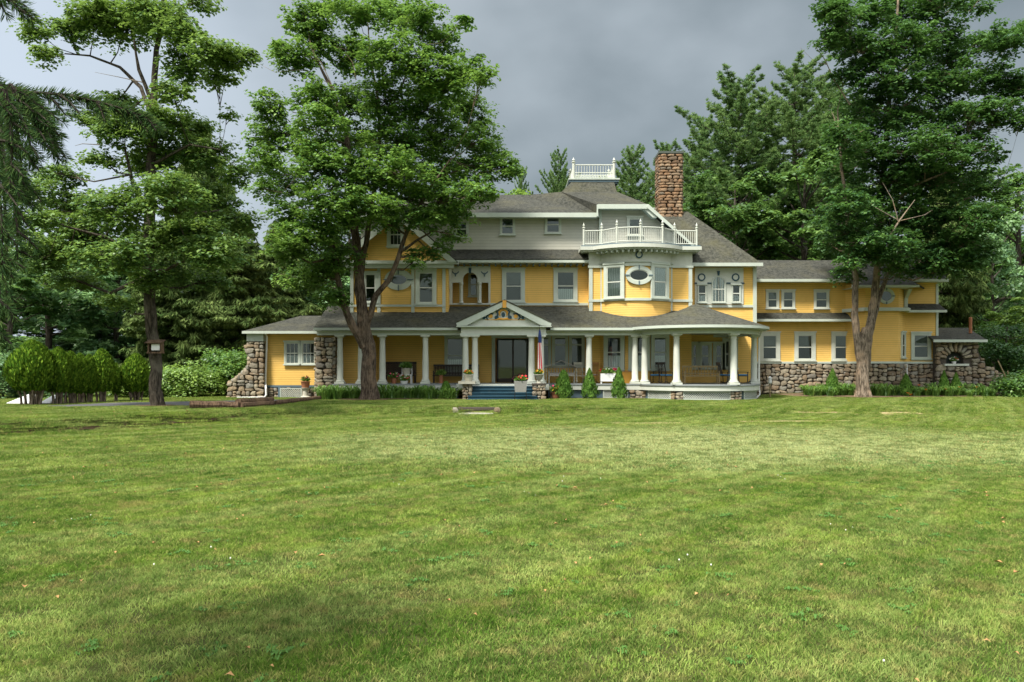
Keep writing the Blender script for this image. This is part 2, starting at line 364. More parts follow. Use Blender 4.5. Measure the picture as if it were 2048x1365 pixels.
M['ground'] = g.done(g.bsdf(a, 1, g.bump(g.noise(25, 5, p), .8, .05), .05))
me = bpy.data.meshes.new('lawn'); me.from_pydata(np.stack([XX, YY, ZZ], -1).reshape(-1, 3).tolist(), [], [(j * nx + i, j * nx + i + 1, (j + 1) * nx + i + 1, (j + 1) * nx + i) for j in range(ny - 1) for i in range(nx - 1)])
me.materials.append(M['ground']); me.polygons.foreach_set('use_smooth', [True] * len(me.polygons))
lawn = bpy.data.objects.new('lawn', me); COL.objects.link(lawn); lawn['kind'] = 'structure'
GXA, GYA, GZA = gx.copy(), gy.copy(), ZZ.copy()
def ground_z(x, y):                                 # height of the lawn sheet itself, between its grid points
    i = min(max(int(np.searchsorted(GXA, x)) - 1, 0), len(GXA) - 2); j = min(max(int(np.searchsorted(GYA, y)) - 1, 0), len(GYA) - 2)
    u = (x - GXA[i]) / (GXA[i + 1] - GXA[i]); v = (y - GYA[j]) / (GYA[j + 1] - GYA[j])
    return float((GZA[j, i] * (1 - u) + GZA[j, i + 1] * u) * (1 - v) + (GZA[j + 1, i] * (1 - u) + GZA[j + 1, i + 1] * u) * v)
def drape(name, poly, mat, lift, st=.35):           # a sheet cut from a grid and laid over the ground
    f = inpoly(poly); xs = [q[0] for q in poly]; ys = [q[1] for q in poly]; vs = {}; fs = []
    bm = bmesh.new(); bm.faces.new([bm.verts.new((a, b, 0)) for a, b in poly])
    for ax, lo, hi in ((0, min(xs), max(xs)), (1, min(ys), max(ys))):
        c = lo + st
        while c < hi:
            no = (1, 0, 0) if ax == 0 else (0, 1, 0); co = (c, 0, 0) if ax == 0 else (0, c, 0)
            bmesh.ops.bisect_plane(bm, geom=bm.verts[:] + bm.edges[:] + bm.faces[:], plane_co=co, plane_no=no); c += st
    for v in bm.verts: v.co.z = ground_z(v.co.x, v.co.y) + lift
    me = bpy.data.meshes.new(name); bm.to_mesh(me); bm.free(); me.materials.append(mat)
    o = bpy.data.objects.new(name, me); COL.objects.link(o); o['kind'] = 'structure'; return o
g = G('asphalt'); p = g.pos(); a = g.mix(g.noise(60, 4, p), (.055, .055, .06), (.12, .118, .122)); a = g.mix(g.math('MULTIPLY', g.step(g.noise(.9, 5, p), .5, .7), .5), a, (.15, .14, .125))
M['asphalt'] = g.done(g.bsdf(a, .9, g.bump(g.noise(120, 3, p), .5, .01), .2))
g = G('bare_soil'); p = g.pos(); M['soil'] = g.done(g.bsdf(g.mix(g.noise(5, 6, p, .7), (.09, .06, .035), (.22, .16, .10)), 1, g.bump(g.noise(18, 6, p), .9, .05), .05))
def gp(px, py, z=.14):                                # a photo pixel on ground of height z
    d = (CZ - z) * F / (py - HY); return ((px - 1024) * d / F, d - D)
DRIVE = [(-10.1, -1.3), (-10.4, -7.5), (-10.7, -12.1), (-12.2, -12.6), (-13.2, -11.6), (-15, -11.5), (-18, -10.9), (-20.0, -9.6), (-18.4, -6.2), (-14, -3.6), (-11.5, -2.2)]
drape('driveway', DRIVE, M['asphalt'], .02)
BEDS = [[(-9.3, -.45), (-2.6, -.45), (-2.6, -1.7), (-5, -1.9), (-7.6, -2.6), (-9.6, -1.6)], [(2.0, -.35), (6.9, -.35), (6.9, -1.15), (2.0, -1.1)],
        [(15.6, 3.9), (29.3, 3.6), (29.3, 2.2), (24, 1.3), (19, .6), (15.8, 2.2)]]
for b in BEDS: drape('flower_bed', b, M['soil'], .03)
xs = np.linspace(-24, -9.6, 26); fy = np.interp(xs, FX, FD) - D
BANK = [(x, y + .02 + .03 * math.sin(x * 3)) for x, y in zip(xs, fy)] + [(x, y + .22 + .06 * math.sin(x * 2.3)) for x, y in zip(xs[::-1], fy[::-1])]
g = G('bank_shadow_soil'); p = g.pos(); M['shadow_soil'] = g.done(g.bsdf(g.mix(g.noise(7, 6, p, .7), (.022, .018, .011), (.085, .06, .034)), 1, g.bump(g.noise(18, 6, p), .9, .05), .05))  # near-black soil tone paints the shadow line under the bank's overhanging grass
for nm, cx_, cy_, rr_ in (('tree_base_soil', X(738, -2.3), -2.35, 1.35), ('tree_base_soil', X(1727, 1.2), 1.1, 1.5), ('tree_base_soil', X(315, -11.7), -11.75, .75)):
    BEDS.append([(cx_ + rr_ * (1 + .22 * math.sin(3 * a + cx_)) * math.cos(a), cy_ + .8 * rr_ * (1 + .2 * math.sin(2 * a + 1)) * math.sin(a)) for a in [2 * PI * i / 20 for i in range(20)]]); drape(nm, BEDS[-1], M['soil'], .045, .25)
M['dry'] = G('dry_grass_patch'); g = M['dry']; p = g.pos(); M['dry'] = g.done(g.bsdf(g.mix(g.noise(9, 6, p, .75), (.16, .15, .05), (.44, .34, .19)), 1, g.bump(g.noise(30, 5, p), .8, .03), .05))
DRY = [(15.9, -9.5, 2.0, .8), (5.2, -14.2, 1.9, .32), (10.5, -13.6, 2.4, .3), (13.2, -8.9, 1.5, .3)]
for cx_, cy_, rx_, ry_ in DRY: drape('dry_patch', [(cx_ + rx_ * (1 + .2 * math.sin(4 * a + cx_)) * math.cos(a), cy_ + ry_ * (1 + .2 * math.sin(3 * a)) * math.sin(a)) for a in [2 * PI * i / 24 for i in range(24)]], M['dry'], .02, .3)
drape('bank_shadow_strip', BANK, M['shadow_soil'], .035, .2)  # dark strip in place of the shade along the bank foot
# ---------------------------------------------------------------- the house
H = thing('country_house', 'rambling yellow clapboard country house with grey shingle roofs and a white columned porch', 'house', (2, 3, .14))
def rect(x0, x1, z0, z1): return [(x0, z0), (x1, z0), (x1, z1), (x0, z1)]
def shape(kind, w, h, g):
    if kind == 'rect': return rect(-w / 2 - g, w / 2 + g, -g, h + g)
    if kind == 'arch':
        r = w / 2 + g; zs = h - w / 2
        return [(-r, -g), (r, -g)] + [(r * math.cos(PI * i / 14), zs + r * math.sin(PI * i / 14)) for i in range(15)]
    return [((w / 2 + g) * math.cos(2 * PI * i / 28), h / 2 + (h / 2 + g) * math.sin(2 * PI * i / 28)) for i in range(28)]
def window(Mx, w, h, cw=.14, kind='rect', inner=None, mat='trim', bars=0, cross=True, sill=True, split=.5, label=None):
    b = MB(Mx)
    if cw: b.plate(shape(kind, w, h, cw), [shape(kind, w, h, -.005)], -.075, .02)
    else: b.plate(shape(kind, w, h, .04), [shape(kind, w, h, -.005)], -.06, .02)
    if sill and kind != 'oval': b.box(-w / 2 - cw - .05, w / 2 + cw + .05, -.13, -.076, -.05 - cw * .4, -cw * .4 + .01)
    if cw and kind == 'rect': b.box(-w / 2 - cw - .04, w / 2 + cw + .04, -.12, -.076, h + cw - .05, h + cw + .03)
    if kind == 'oval':
        for a in (0, .5, 1, 1.5):
            c, s = math.cos(a * PI), math.sin(a * PI); x = c * (w / 2 + cw); z = h / 2 + s * (h / 2 + cw)
    win = b.build('window', M[mat], H)
    b = MB(Mx); b.plate(shape(kind, w, h, -.006), [shape(kind, w, h, -.05)], -.05, -.012)
    if cross: b.box(-w / 2 + .04, w / 2 - .04, -.056, -.02, h * split - .03, h * split + .03)
    for i in range(bars):
        x = -w / 2 + w * (i + 1) / (bars + 1); b.box(x - .012, x + .012, -.044, -.02, .04, h - .04 if kind == 'rect' else h - .04 - (w / 2 - math.sqrt(max(w * w / 4 - x * x, 0))))
    b.build('sash', M['white'], win)
    b = MB(Mx); b.plate(shape(kind, w, h, -.03), [], -.036, -.031); b.build('pane', M['glass'], win)
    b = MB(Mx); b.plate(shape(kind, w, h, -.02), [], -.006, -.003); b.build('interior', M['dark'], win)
    if inner == 'curtain':
        b = MB(Mx); ww = w * .36
        for x0, x1 in ((-w / 2 + .05, -w / 2 + .05 + ww), (w / 2 - .05 - ww, w / 2 - .05)): b.box(x0, x1, -.018, -.014, .06, h - .06)
        b.build('curtain', M['curtain'], win)
    if inner == 'full': b = MB(Mx); b.box(-w / 2 + .05, w / 2 - .05, -.018, -.014, .06, h - .06); b.build('curtain', M['curtain'], win)
    if inner == 'blind': b = MB(Mx); b.box(-w / 2 + .05, w / 2 - .05, -.018, -.014, h * .56, h - .06); b.build('blind', M['blind'], win)
    if inner == 'low': b = MB(Mx); b.box(-w / 2 + .05, w / 2 - .05, -.018, -.014, .06, h * .4); b.build('curtain', M['curtain'], win)
    if kind == 'oval':
        k = MB(Mx)
        for a in (0, .5, 1, 1.5):
            c, s = round(math.cos(a * PI)), round(math.sin(a * PI)); x = c * (w / 2 + cw * .55); z = h / 2 + s * (h / 2 + cw * .55); e, f = (cw * .62, .028) if c else (.028, cw * .62)
            k = MB(Mx); k.box(x - e, x + e, -.11, -.0755, z - f, z + f); k.build('keystone', M['slate'], win)
    return win
def wpx(x0, x1, y0, y1, Y, **k):                       # a window whose glass fills these photo pixels on the wall plane Y
    a, b, t, l = X(x0, Y), X(x1, Y), Z(y0, Y), Z(y1, Y)
    return window(Matrix.Translation(((a + b) / 2, Y, l)), b - a, t - l, **k)
SPLIT = {'corner_board', 'bay_frieze', 'bay_moulding', 'sill_band', 'fascia', 'soffit', 'floor_fascia', 'porch_beam', 'gutter', 'water_table', 'string_course', 'bracket', 'dentil', 'entablature', 'porch_skirt', 'balcony_soffit'}
def part(mb, name, mat, **k):
    for m in (mb.split() if name in SPLIT else [mb]): o = m.build(name, M[mat] if isinstance(mat, str) else mat, H, **k)
    return o
def wallplate(outer, holes, y, t, name='wall', mat='yellow'): return part(MB().plate(outer, holes, y, y + t), name, mat)
# main block, second floor: front wall with the loggia cut out, left gabled bay, right section, sides and back
ZS, Z2, Z3 = 5.0, 8.12, 10.72
lx0, lx1, lz0, lz1 = X(903, 3), X(979, 3), Z(607, 3), Z(540, 3)
wallplate(rect(-3.85, 4.6, 4.0, Z2), [rect(lx0, lx1, lz0, lz1)], 3, .2)
wallplate(rect(9.9, 14.05, 4.0, 7.95), [], 3, .2)
b = MB().box(lx0 - .1, lx1 + .1, 4.3, 4.4, lz0 - .1, lz1 + .1); b.box(lx0 - .1, lx0 - .001, 3.2, 4.3, lz0 - .1, lz1 + .1); b.box(lx1 + .001, lx1 + .1, 3.2, 4.3, lz0 - .1, lz1 + .1); part(b, 'loggia_wall', 'yellow')
part(MB().box(lx0, lx1, 3.2, 4.3, lz0 - .1, lz0 - .01), 'loggia_floor', 'floor')
wallplate(rect(-9.15, -3.8, 4.0, 7.8), [], 2, .2)
part(MB().box(-3.8, -3.6, 2.0, 3.0, 4, 7.8), 'wall', 'yellow'); part(MB().box(-9.15, -8.95, 2.2, 13, 4, 7.8), 'wall', 'yellow')
part(MB().box(13.85, 14.05, 3.2, 13, .3, 7.8), 'wall', 'yellow'); part(MB().box(-9.15, 14.05, 13, 13.2, .3, 10.5), 'wall', 'yellow')
# ground floor behind the porch
wallplate(rect(-8.35, 4.45, .3, 4.0), [rect(X(990, 3) - .02, X(1062, 3), .93, Z(677, 3))], 3, .2); wallplate(rect(9.95, 14.05, .3, 4.0), [], 3, .2)
# rounded bay, two floors high
BC, BR = (7.05, 3.75), 2.55; BA = R(53)
def bay(r0, r1, z0, z1): return MB().arc(BC, r0, r1, -BA, BA, z0, z1, 28)
part(bay(BR - .2, BR, .93, 7.55), 'bay_wall', 'yellow')
for x0, x1 in ((4.4, 5.02), (9.08, 10.2)): part(MB().box(x0, x1, 2.2, 3.2, .93, 7.55), 'bay_wall', 'yellow')
part(bay(BR - .1, BR + .035, 7.45, 8.32), 'bay_frieze', 'white', smooth=True)
part(MB().box(4.36, 5.03, 2.16, 3.0, 7.5, 8.32).box(9.07, 10.24, 2.16, 3.0, 7.5, 8.32), 'bay_frieze', 'white')
b = bay(BR - .1, BR + .09, 7.45, 7.57); b.arc(BC, BR - .1, BR + .11, -BA, BA, 7.66, 7.70, 28); b.box(4.32, 5.03, 2.08, 2.15, 7.45, 7.57).box(9.07, 10.28, 2.08, 2.15, 7.45, 7.57); part(b, 'bay_moulding', 'trim')
b = bay(BR - .1, BR + .08, 5.52, 5.66); b.box(4.34, 5.02, 2.1, 2.19, 5.52, 5.66).box(9.08, 10.24, 2.1, 2.19, 5.52, 5.66); part(b, 'sill_band', 'trim')
for x in (4.47, 5.12, 9.0, 10.12): part(MB().box(x - .1, x + .1, 2.12, 2.197, 5.0, 7.44), 'corner_board', 'trim')
for a, inner in ((-31, 'full'), (28, 'full')):          # curtained sashes on the curve
    ra = R(a); Mx = Matrix.Translation((BC[0] + (BR + .02) * math.sin(ra), BC[1] - (BR + .02) * math.cos(ra), 5.74)) @ Matrix.Rotation(ra, 4, 'Z')
    window(Mx, .86, 1.68, cw=.19, inner=inner)
    Mx = Matrix.Translation((BC[0] + (BR + .02) * math.sin(ra), BC[1] - (BR + .02) * math.cos(ra), 1.78)) @ Matrix.Rotation(ra, 4, 'Z')
    window(Mx, .86, 1.72, cw=.19, inner='low')
window(Matrix.Translation((BC[0], BC[1] - BR - .02, 6.60)), 1.08, .64, cw=.2, kind='oval', cross=False, bars=0, )
window(Matrix.Translation((BC[0], BC[1] - BR - .02, 1.78)), .8, 1.72, cw=.19, inner='low')
def ring(cx, cz, Y, r, c=(0, 0)):
    o = [(cx + r * math.cos(2 * PI * i / 20), cz + r * math.sin(2 * PI * i / 20)) for i in range(20)]; i_ = [(cx + r * .68 * math.cos(2 * PI * i / 20), cz + r * .68 * math.sin(2 * PI * i / 20)) for i in range(20)]
    k = part(MB().plate(i_, [], Y - .03, Y + .04), 'medallion', 'white'); MB().plate(o, [i_], Y - .05, Y + .04).build('rim', M['blue'], k)
ring(BC[0], Z(510, 1.2), BC[1] - BR - .05, .2)
# balcony deck over the bay, its cornice, dentils and railing
ZD = Z(487, 1.0)
b = MB().arc(BC, .3, BR + .62, -R(50), R(50), 8.33, 8.40, 28); b.box(3.95, 5.1, 1.75, 3.1, 8.33, 8.4).box(9.0, 10.55, 1.75, 3.1, 8.33, 8.4).box(5.1, 9.0, 2.3, 3.1, 8.335, 8.395); part(b, 'balcony_soffit', 'trim')
b = MB().arc(BC, .3, BR + .72, -R(50), R(50), 8.402, 8.60, 28); b.box(3.85, 5.1, 1.66, 3.1, 8.402, 8.6).box(9.0, 10.65, 1.66, 3.1, 8.402, 8.6); part(b, 'balcony_cornice', 'white')
b = MB().arc(BC, .3, BR + .66, -R(50), R(50), 8.602, 8.66, 28); b.box(3.9, 5.1, 1.72, 3.2, 8.602, 8.66).box(9.0, 10.6, 1.72, 3.2, 8.602, 8.66).box(5.1, 9.0, 2.3, 3.2, 8.602, 8.658); part(b, 'balcony_deck', 'slate')
b = MB()
for i in range(17):
    a = R(-48 + 6 * i); c, s = math.cos(a), math.sin(a); Mx = Matrix.Translation((BC[0] + (BR + .3) * s, BC[1] - (BR + .3) * c, 8.25)) @ Matrix.Rotation(a, 4, 'Z'); b.M = Mx; b.box(-.05, .05, -.22, .26, -.07, .079)
part(b, 'dentil', 'trim')
RA = BR + .55
rail_pts = [(4.05, 1.9, 8.66), (5.05, 1.78, 8.66)] + [(BC[0] + RA * math.sin(R(a)), BC[1] - RA * math.cos(R(a)), 8.66) for a in (-24, 0, 24)] + [(9.15, 1.78, 8.66), (10.42, 1.9, 8.66)]
def railing(pts, name, curve=None, h=.92, post=.06, gap=.115, fin=True, parent=H):
    rl = MB(); lo = MB(); bal = []
    for a, b_ in zip(pts[:-1], pts[1:]):
        a, b_ = Vector(a), Vector(b_); seg = [a.lerp(b_, t / 6) for t in range(7)]
        if curve:
            seg2 = []
            for q in seg:
                v = Vector((q.x - curve[0][0], q.y - curve[0][1])); l = v.length
                seg2.append(Vector((curve[0][0] + v.x / l * curve[1], curve[0][1] + v.y / l * curve[1], q.z)) if abs(a.x - curve[0][0]) < 2.05 and abs(b_.x - curve[0][0]) < 2.05 else q)
            if abs((Vector((a.x, a.y)) - Vector(curve[0])).length - curve[1]) < .02 and abs((Vector((b_.x, b_.y)) - Vector(curve[0])).length - curve[1]) < .02: seg = seg2
        rl.tube([q + Vector((0, 0, h - .08)) for q in seg], .035, 6); lo.tube([q + Vector((0, 0, .1)) for q in seg], .03, 6)
        n = max(2, int((b_ - a).length / gap))
        for i in range(1, n):
            t = i / n * 6; k = min(int(t), 5); q = seg[k].lerp(seg[k + 1], t - k); bal.append(MB().tube([q + Vector((0, 0, .1)), q + Vector((0, 0, h - .08))], .017, 5))
    segs = rl.split(); o = segs[0].build(name, M['white'], parent)
    for m in segs[1:]: m.build('rail', M['white'], o)
    for m in lo.split(): m.build('rail', M['white'], o)
    for m in bal: m.build('baluster', M['white'], o)
    for q in pts:
        q = Vector(q); m = MB(); m.lathe([(post, 0), (post, h + .06), (post * 1.5, h + .07), (post * 1.5, h + .11), (post * .5, h + .14), (post * 1.1, h + .22), (post * .3, h + .34), (.005, h + .40)], q, 10); m.build('post', M['white'], o, smooth=True)
    return o
railing(rail_pts, 'balcony_railing', (BC, RA))
# third floor: shingled wall, its windows and the skirt roof below
part(MB().plate(rect(-8.8, 5.15, 8.0, 10.7), [], 3.4, 3.6), 'shingle_wall', 'grey')
jk = [(5.06, 8.3), (10.3, 8.3), (10.25, 8.72), (8.05, 10.72), (7.65, 11.0), (5.06, 11.0)]
part(MB().plate(jk, [], 3.15, 3.35), 'shingle_wall', 'grey')
part(MB().box(5.05, 5.2, 3.1, 3.4, 8.66, 11.0), 'corner_board', 'trim')
part(MB().box(-8.8, -8.6, 3.6, 12, 7.9, 10.6), 'shingle_wall', 'grey')
wpx(1003, 1027, 437, 469, 3.4, cw=.1, mat='trim'); wpx(1093, 1119, 434, 466, 3.4, cw=.1, mat='trim'); wpx(912, 934, 444, 474, 3.4, cw=.1, mat='trim'); wpx(1258, 1281, 438, 470, 3.15, cw=.13, inner='blind', mat='white')
for za, zb, y0 in ((7.72, 8.72, 2.25),): part(MB().slab([(-3.75, y0, 7.98), (4.5, y0, 7.98), (4.5, 3.5, 8.74), (-4.4, 3.5, 8.74)], .1), 'skirt_roof', 'roof')
part(MB().box(-3.75, 4.5, 2.19, 2.3, 7.76, 7.9), 'fascia', 'trim'); part(MB().box(-3.75, 4.4, 2.31, 3.0, 7.74, 7.78), 'soffit', 'trim')
b = MB()
for i in range(22): b.box(-3.5 + .36 * i, -3.42 + .36 * i, 2.4, 2.99, 7.62, 7.735)
part(b, 'bracket', 'slate')
# main roof with stepped eave, clipped gable and right hip
zr = Z(390, 7.5); zp = Z(364, 6.5); e1 = Z(427, 2.8); e2 = Z(410, 2.6)
px0, px1 = X(1140, 6.5), X(1236, 6.5); jx0, jx1 = X(1196, 2.6), X(1297, 2.6)
xr = X(1385, 2.6); zr2 = Z(491, 2.6)
part(MB().slab([(-9.3, 2.8, e1), (jx0, 2.8, e1), (X(1122, 7.5), 7.5, zr), (-6, 7.5, zr)], .14), 'main_roof', 'roof')
part(MB().slab([(-9.3, 2.8, e1), (-6, 7.5, zr), (-9.3, 12.4, e1)], .14), 'main_roof', 'roof')
part(MB().slab([(jx0, 2.6, e2), (jx1, 2.6, e2), (px1 - .15, 5.9, zp - .75), (px0 - .55, 5.9, zp - .75)], .14), 'main_roof', 'roof')
part(MB().slab([(px0 - .55, 5.9, zp - .75), (px1 - .15, 5.9, zp - .75), (px1 - .25, 6.5, zp), (px0 + .1, 6.5, zp)], .14), 'main_roof', 'roof2')
part(MB().slab([(jx0 - .03, 2.79, e1 + .02), (jx0 + .02, 2.61, e2 - .005), (px0 - .53, 5.9, zp - .755)], .05), 'main_roof', 'roof'); part(MB().slab([(jx0 - .03, 2.79, e1 + .01), (px0 - .53, 5.9, zp - .755), (X(1100, 7.5), 7.5, zr - .03), (.2, 7.3, zr - .13)], .04), 'main_roof', 'roof')
part(MB().slab([(px0 - .55, 5.9, zp - .75), (px0 + .1, 6.5, zp), (px0 + .1, 9.3, zp), (X(1115, 7.5), 7.5, zr - .05)], .08), 'main_roof', 'roof2')
part(MB().slab([(jx1, 2.6, e2), (xr, 2.6, zr2), (xr, 6.4, zr2), (px1 - .1, 7.5, zp - .6), (px1 - .15, 5.9, zp - .75)], .12), 'main_roof', 'roof')
part(MB().slab([(px1 - .15, 5.9, zp - .75), (px1 - .1, 9.5, zp - .75), (px1 - .25, 9.3, zp), (px1 - .25, 6.5, zp)], .08), 'main_roof', 'roof2')
hx, hd = 14.25, 3.45; hz0 = Z(527, 2.4); hz1 = Z(424, 5.9)
part(MB().slab([(9.0, 2.4, hz0), (hx, 2.4, hz0), (hx - hd, 2.4 + hd, hz1), (7.0, 2.4 + hd, hz1)], .12), 'hip_roof', 'roof2')
part(MB().slab([(hx, 2.4, hz0), (hx - hd, 2.4 + hd, hz1), (hx - hd, 11, hz1), (hx, 13.4, hz0)], .12), 'hip_roof', 'roof2')
part(MB().slab([(-6, 7.5, zr), (X(1122, 7.5), 7.5, zr), (hx - hd, 8.3, hz1), (hx - hd, 11, hz1), (hx, 13.4, hz0), (-9.3, 12.4, e1)][:3] + [(4.9, 12.6, e1), (-9.3, 12.4, e1)], .1), 'main_roof', 'roof')
part(MB().slab([(4.9, 12.6, hz0 + 1), (hx, 13.4, hz0), (hx - hd, 11, hz1), (6, 9.3, hz1 + 1)], .1), 'main_roof', 'roof')
for x0, x1, y, z in ((-9.3, jx0 + .06, 2.72, e1), (jx0, jx1, 2.52, e2)): part(MB().box(x0, x1, y, y + .07, z - .24, z + .02), 'fascia', 'trim')
part(MB().box(jx0 - .07, jx0, 2.52, 2.78, e1 - .22, e2), 'fascia', 'trim')
part(MB().box(-9.2, jx0, 2.8, 3.4, e1 - .2, e1 - .16).box(jx0, jx1 + .4, 2.6, 3.15, e2 - .21, e2 - .17), 'soffit', 'trim')
rk = [(jx1 - .05, e2 + .05), (xr + .05, zr2 + .02), (xr - .15, zr2 - .16), (jx1 + .62, e2 - .98), (jx1 + .1, e2 - .83), (jx1 - .3, e2 - .22)]
part(MB().plate([(jx1 - .02, e2 + .02), (xr + .08, zr2), (xr + .0, zr2 - .09), (jx1 - .12, e2 - .16)], [], 2.5, 2.58), 'rake_board', 'trim')
part(MB().plate([(jx1 - .32, e2 - .2), (jx1 - .05, e2 - .1), (jx1 + .5, e2 - .58), (jx1 + .48, e2 - .74), (jx1 + .24, e2 - .72)], [], 2.6, 3.15), 'rake_soffit', 'trim')
part(MB().box(9.95, hx + .05, 2.31, 2.39, hz0 - .17, hz0 + .02).box(10.3, 14.05, 2.39, 3.0, hz0 - .15, hz0 - .12), 'fascia', 'trim')
# widow's walk
wp = MB().box(px0 - .05, px1 + .05, 6.45, 9.6, zp - .02, zp + .12).box(px0 + .02, px1 - .02, 6.52, 9.5, zp - .12, zp - .021); part(wp, 'roof_platform', 'slate'); part(MB().box(px0 - .1, px1 + .1, 6.4, 9.65, zp + .121, zp + .2), 'roof_platform', 'trim')
wx0, wx1 = X(1147, 6.6), X(1228, 6.6); zw = zp + .2
ww = railing([(wx0, 9.3, zw), (wx0, 6.6, zw), (wx1, 6.6, zw), (wx1, 9.3, zw), (wx0, 9.3, zw)][:5], 'rooftop_railing', h=.95, post=.085, gap=.16)
MB().tube([(wx0, 6.6, zw + .38), (wx1, 6.6, zw + .38)], .03, 6).build('rail', M['white'], ww)
M['capstone'] = flat('green_grey_slate', (.085, .10, .085), .9)
# chimney of rough stone
cx0, cx1, cy0, cy1 = X(1321, 5.6), X(1363, 5.6), 5.6, 6.9; zc0, zc1 = 9.5, Z(308, 5.6)
b = MB().box(cx0 + .07, cx1 - .07, cy0 + .07, cy1 - .07, zc0, zc1); chim = part(b, 'chimney', 'mortar')
b = MB(); zz = zc0; rn = random.Random(5)
while zz < zc1 - .05:
    h = rn.uniform(.14, .26)
    for side in range(4):
        lo, hi = (cx0, cx1) if side in (0, 2) else (cy0, cy1); u = lo - rn.uniform(0, .15)
        while u < hi:
            w = rn.uniform(.25, .6); a, e = max(u, lo - .05), min(u + w, hi + .05); m = (a + e) / 2; r = (e - a) / 2
            if r > .06:
                if side == 0: b.stone((m, cy0 + .02, zz + h / 2), (r, .15, h / 2), rn.random())
                if side == 2: b.stone((m, cy1 - .02, zz + h / 2), (r, .15, h / 2), rn.random())
                if side == 1: b.stone((cx1 - .02, m, zz + h / 2), (.15, r, h / 2), rn.random())
                if side == 3: b.stone((cx0 + .02, m, zz + h / 2), (.15, r, h / 2), rn.random())
            u += w
    zz += h
b.build('stonework', M['chim'], chim, smooth=True)
MB().box(cx0 - .12, cx1 + .12, cy0 - .12, cy1 + .12, zc1, zc1 + .14).build('cap', M['capstone'], chim)
# left gable above the bay
gz, ga, gcx, ghw = Z(523, 2), Z(425, 2), -6.47, 3.1
gwall = [(gcx - ghw, gz), (gcx + ghw, gz), (gcx, ga)]
part(MB().plate(gwall, [], 1.98, 2.2), 'gable_wall', 'yellow')
for s in (-1, 1):
    part(MB().slab([(gcx, 1.5, ga + .2), (gcx, 8.2, ga + .2), (gcx + s * (ghw + .35), 8.2, gz - .1), (gcx + s * (ghw + .35), 1.5, gz - .1)], .1), 'gable_roof', 'roof')
    part(MB().plate([(gcx, ga + .08), (gcx + s * (ghw + .3), gz - .12), (gcx + s * (ghw - .15), gz - .12), (gcx + s * .0, ga - .42)], [], 1.44, 1.52), 'rake_board', 'trim')
part(MB().box(gcx - ghw - .35, gcx + ghw + .35, 1.5, 2.0, gz - .2, gz - .02), 'cornice', 'trim')
part(MB().box(gcx - ghw, gcx + ghw + .1, 1.62, 1.99, gz - .42, gz - .201), 'frieze', 'trim')
wpx(780, 803, 449, 491, 1.98, kind='arch', cw=.17, bars=2, mat='trim')
wpx(838, 866, 546, 606, 2, inner='blind', cw=.2); wpx(731, 751, 549, 604, 2, cw=.14, inner='blind'); wpx(779, 815, 549, 571, 2, kind='oval', cross=False, cw=.28)
b = MB()
for x in (X(758, 2), X(826, 2), X(704, 2), X(888, 2)): b.box(x - .09, x + .09, 1.93, 1.999, 4.9, gz - .42)
part(b, 'corner_board', 'trim'); part(MB().box(-9.2, -3.75, 1.9, 1.928, Z(612, 2) - .06, Z(612, 2) + .06), 'sill_band', 'trim')
# second floor front: windows, loggia screen, band
wpx(1011, 1043, 544, 602, 3, inner='blind', cw=.2); wpx(1114, 1148, 544, 601, 3, inner='low', cw=.2)
part(MB().box(lx1 + .05, 4.4, 2.93, 2.998, Z(609, 3) - .07, Z(609, 3) + .07), 'sill_band', 'trim')
zl0, zl1 = Z(609, 3), Z(533, 3)
def lp(a, b_, t, l): return rect(X(a, 2.95), X(b_, 2.95), Z(l, 2.95), Z(t, 2.95))
aw = X(955, 2.95) - X(926, 2.95); ac = (X(955, 2.95) + X(926, 2.95)) / 2; zs = Z(560, 2.95); ab = Z(607, 2.95)
arch = [(ac - aw / 2, ab), (ac + aw / 2, ab)] + [(ac + aw / 2 * math.cos(PI * i / 14), zs + aw / 2 * math.sin(PI * i / 14)) for i in range(15)]
scr = part(MB().plate(rect(X(896, 2.95), X(981, 2.95), Z(610, 2.95), Z(533, 2.95)), [arch, lp(905, 919, 566, 607), lp(963, 977, 566, 607)], 2.86, 2.99), 'loggia_screen', 'white')
for px in (922.5, 959): MB().lathe([(.13, 0), (.13, .08), (.09, .12), (.075, 1.0), (.09, 1.05), (.13, 1.1), (.13, 1.2)], (X(px, 2.85), 2.85, Z(607, 2.85)), 12).build('column', M['white'], scr, smooth=True)
for px in (911, 969):
    x, z = X(px, 2.86), Z(548, 2.86); b = MB()
    for s in (-1, 1): b.plate([(x, z - .1), (x + s * .2, z + .08), (x + s * .2, z + .16), (x, z)], [], 2.83, 2.858)
    b.plate([(x - .04, z - .16), (x + .04, z - .16), (x + .04, z + .05), (x - .04, z + .05)], [], 2.825, 2.857); b.build('ornament', M['slate'], scr)
x, z = X(940, 2.86), Z(541, 2.86); MB().plate([(x - .05, z - .18), (x + .05, z - .18), (x + .09, z + .14), (x - .09, z + .14)], [], 2.8, 2.858).build('keystone', M['blue'], scr)
x = X(899, 2.8); b = MB().tube([(x, 2.3, Z(537, 2.3)), (x + .02, 2.35, Z(548, 2.3)), (x, 2.62, Z(562, 2.6)), (x + .03, 2.74, Z(578, 2.7))], [.16, .12, .1, .08], 8); part(b, 'bracket', 'white')
wpx(940, 954, 548, 592, 4.3, cw=.1)
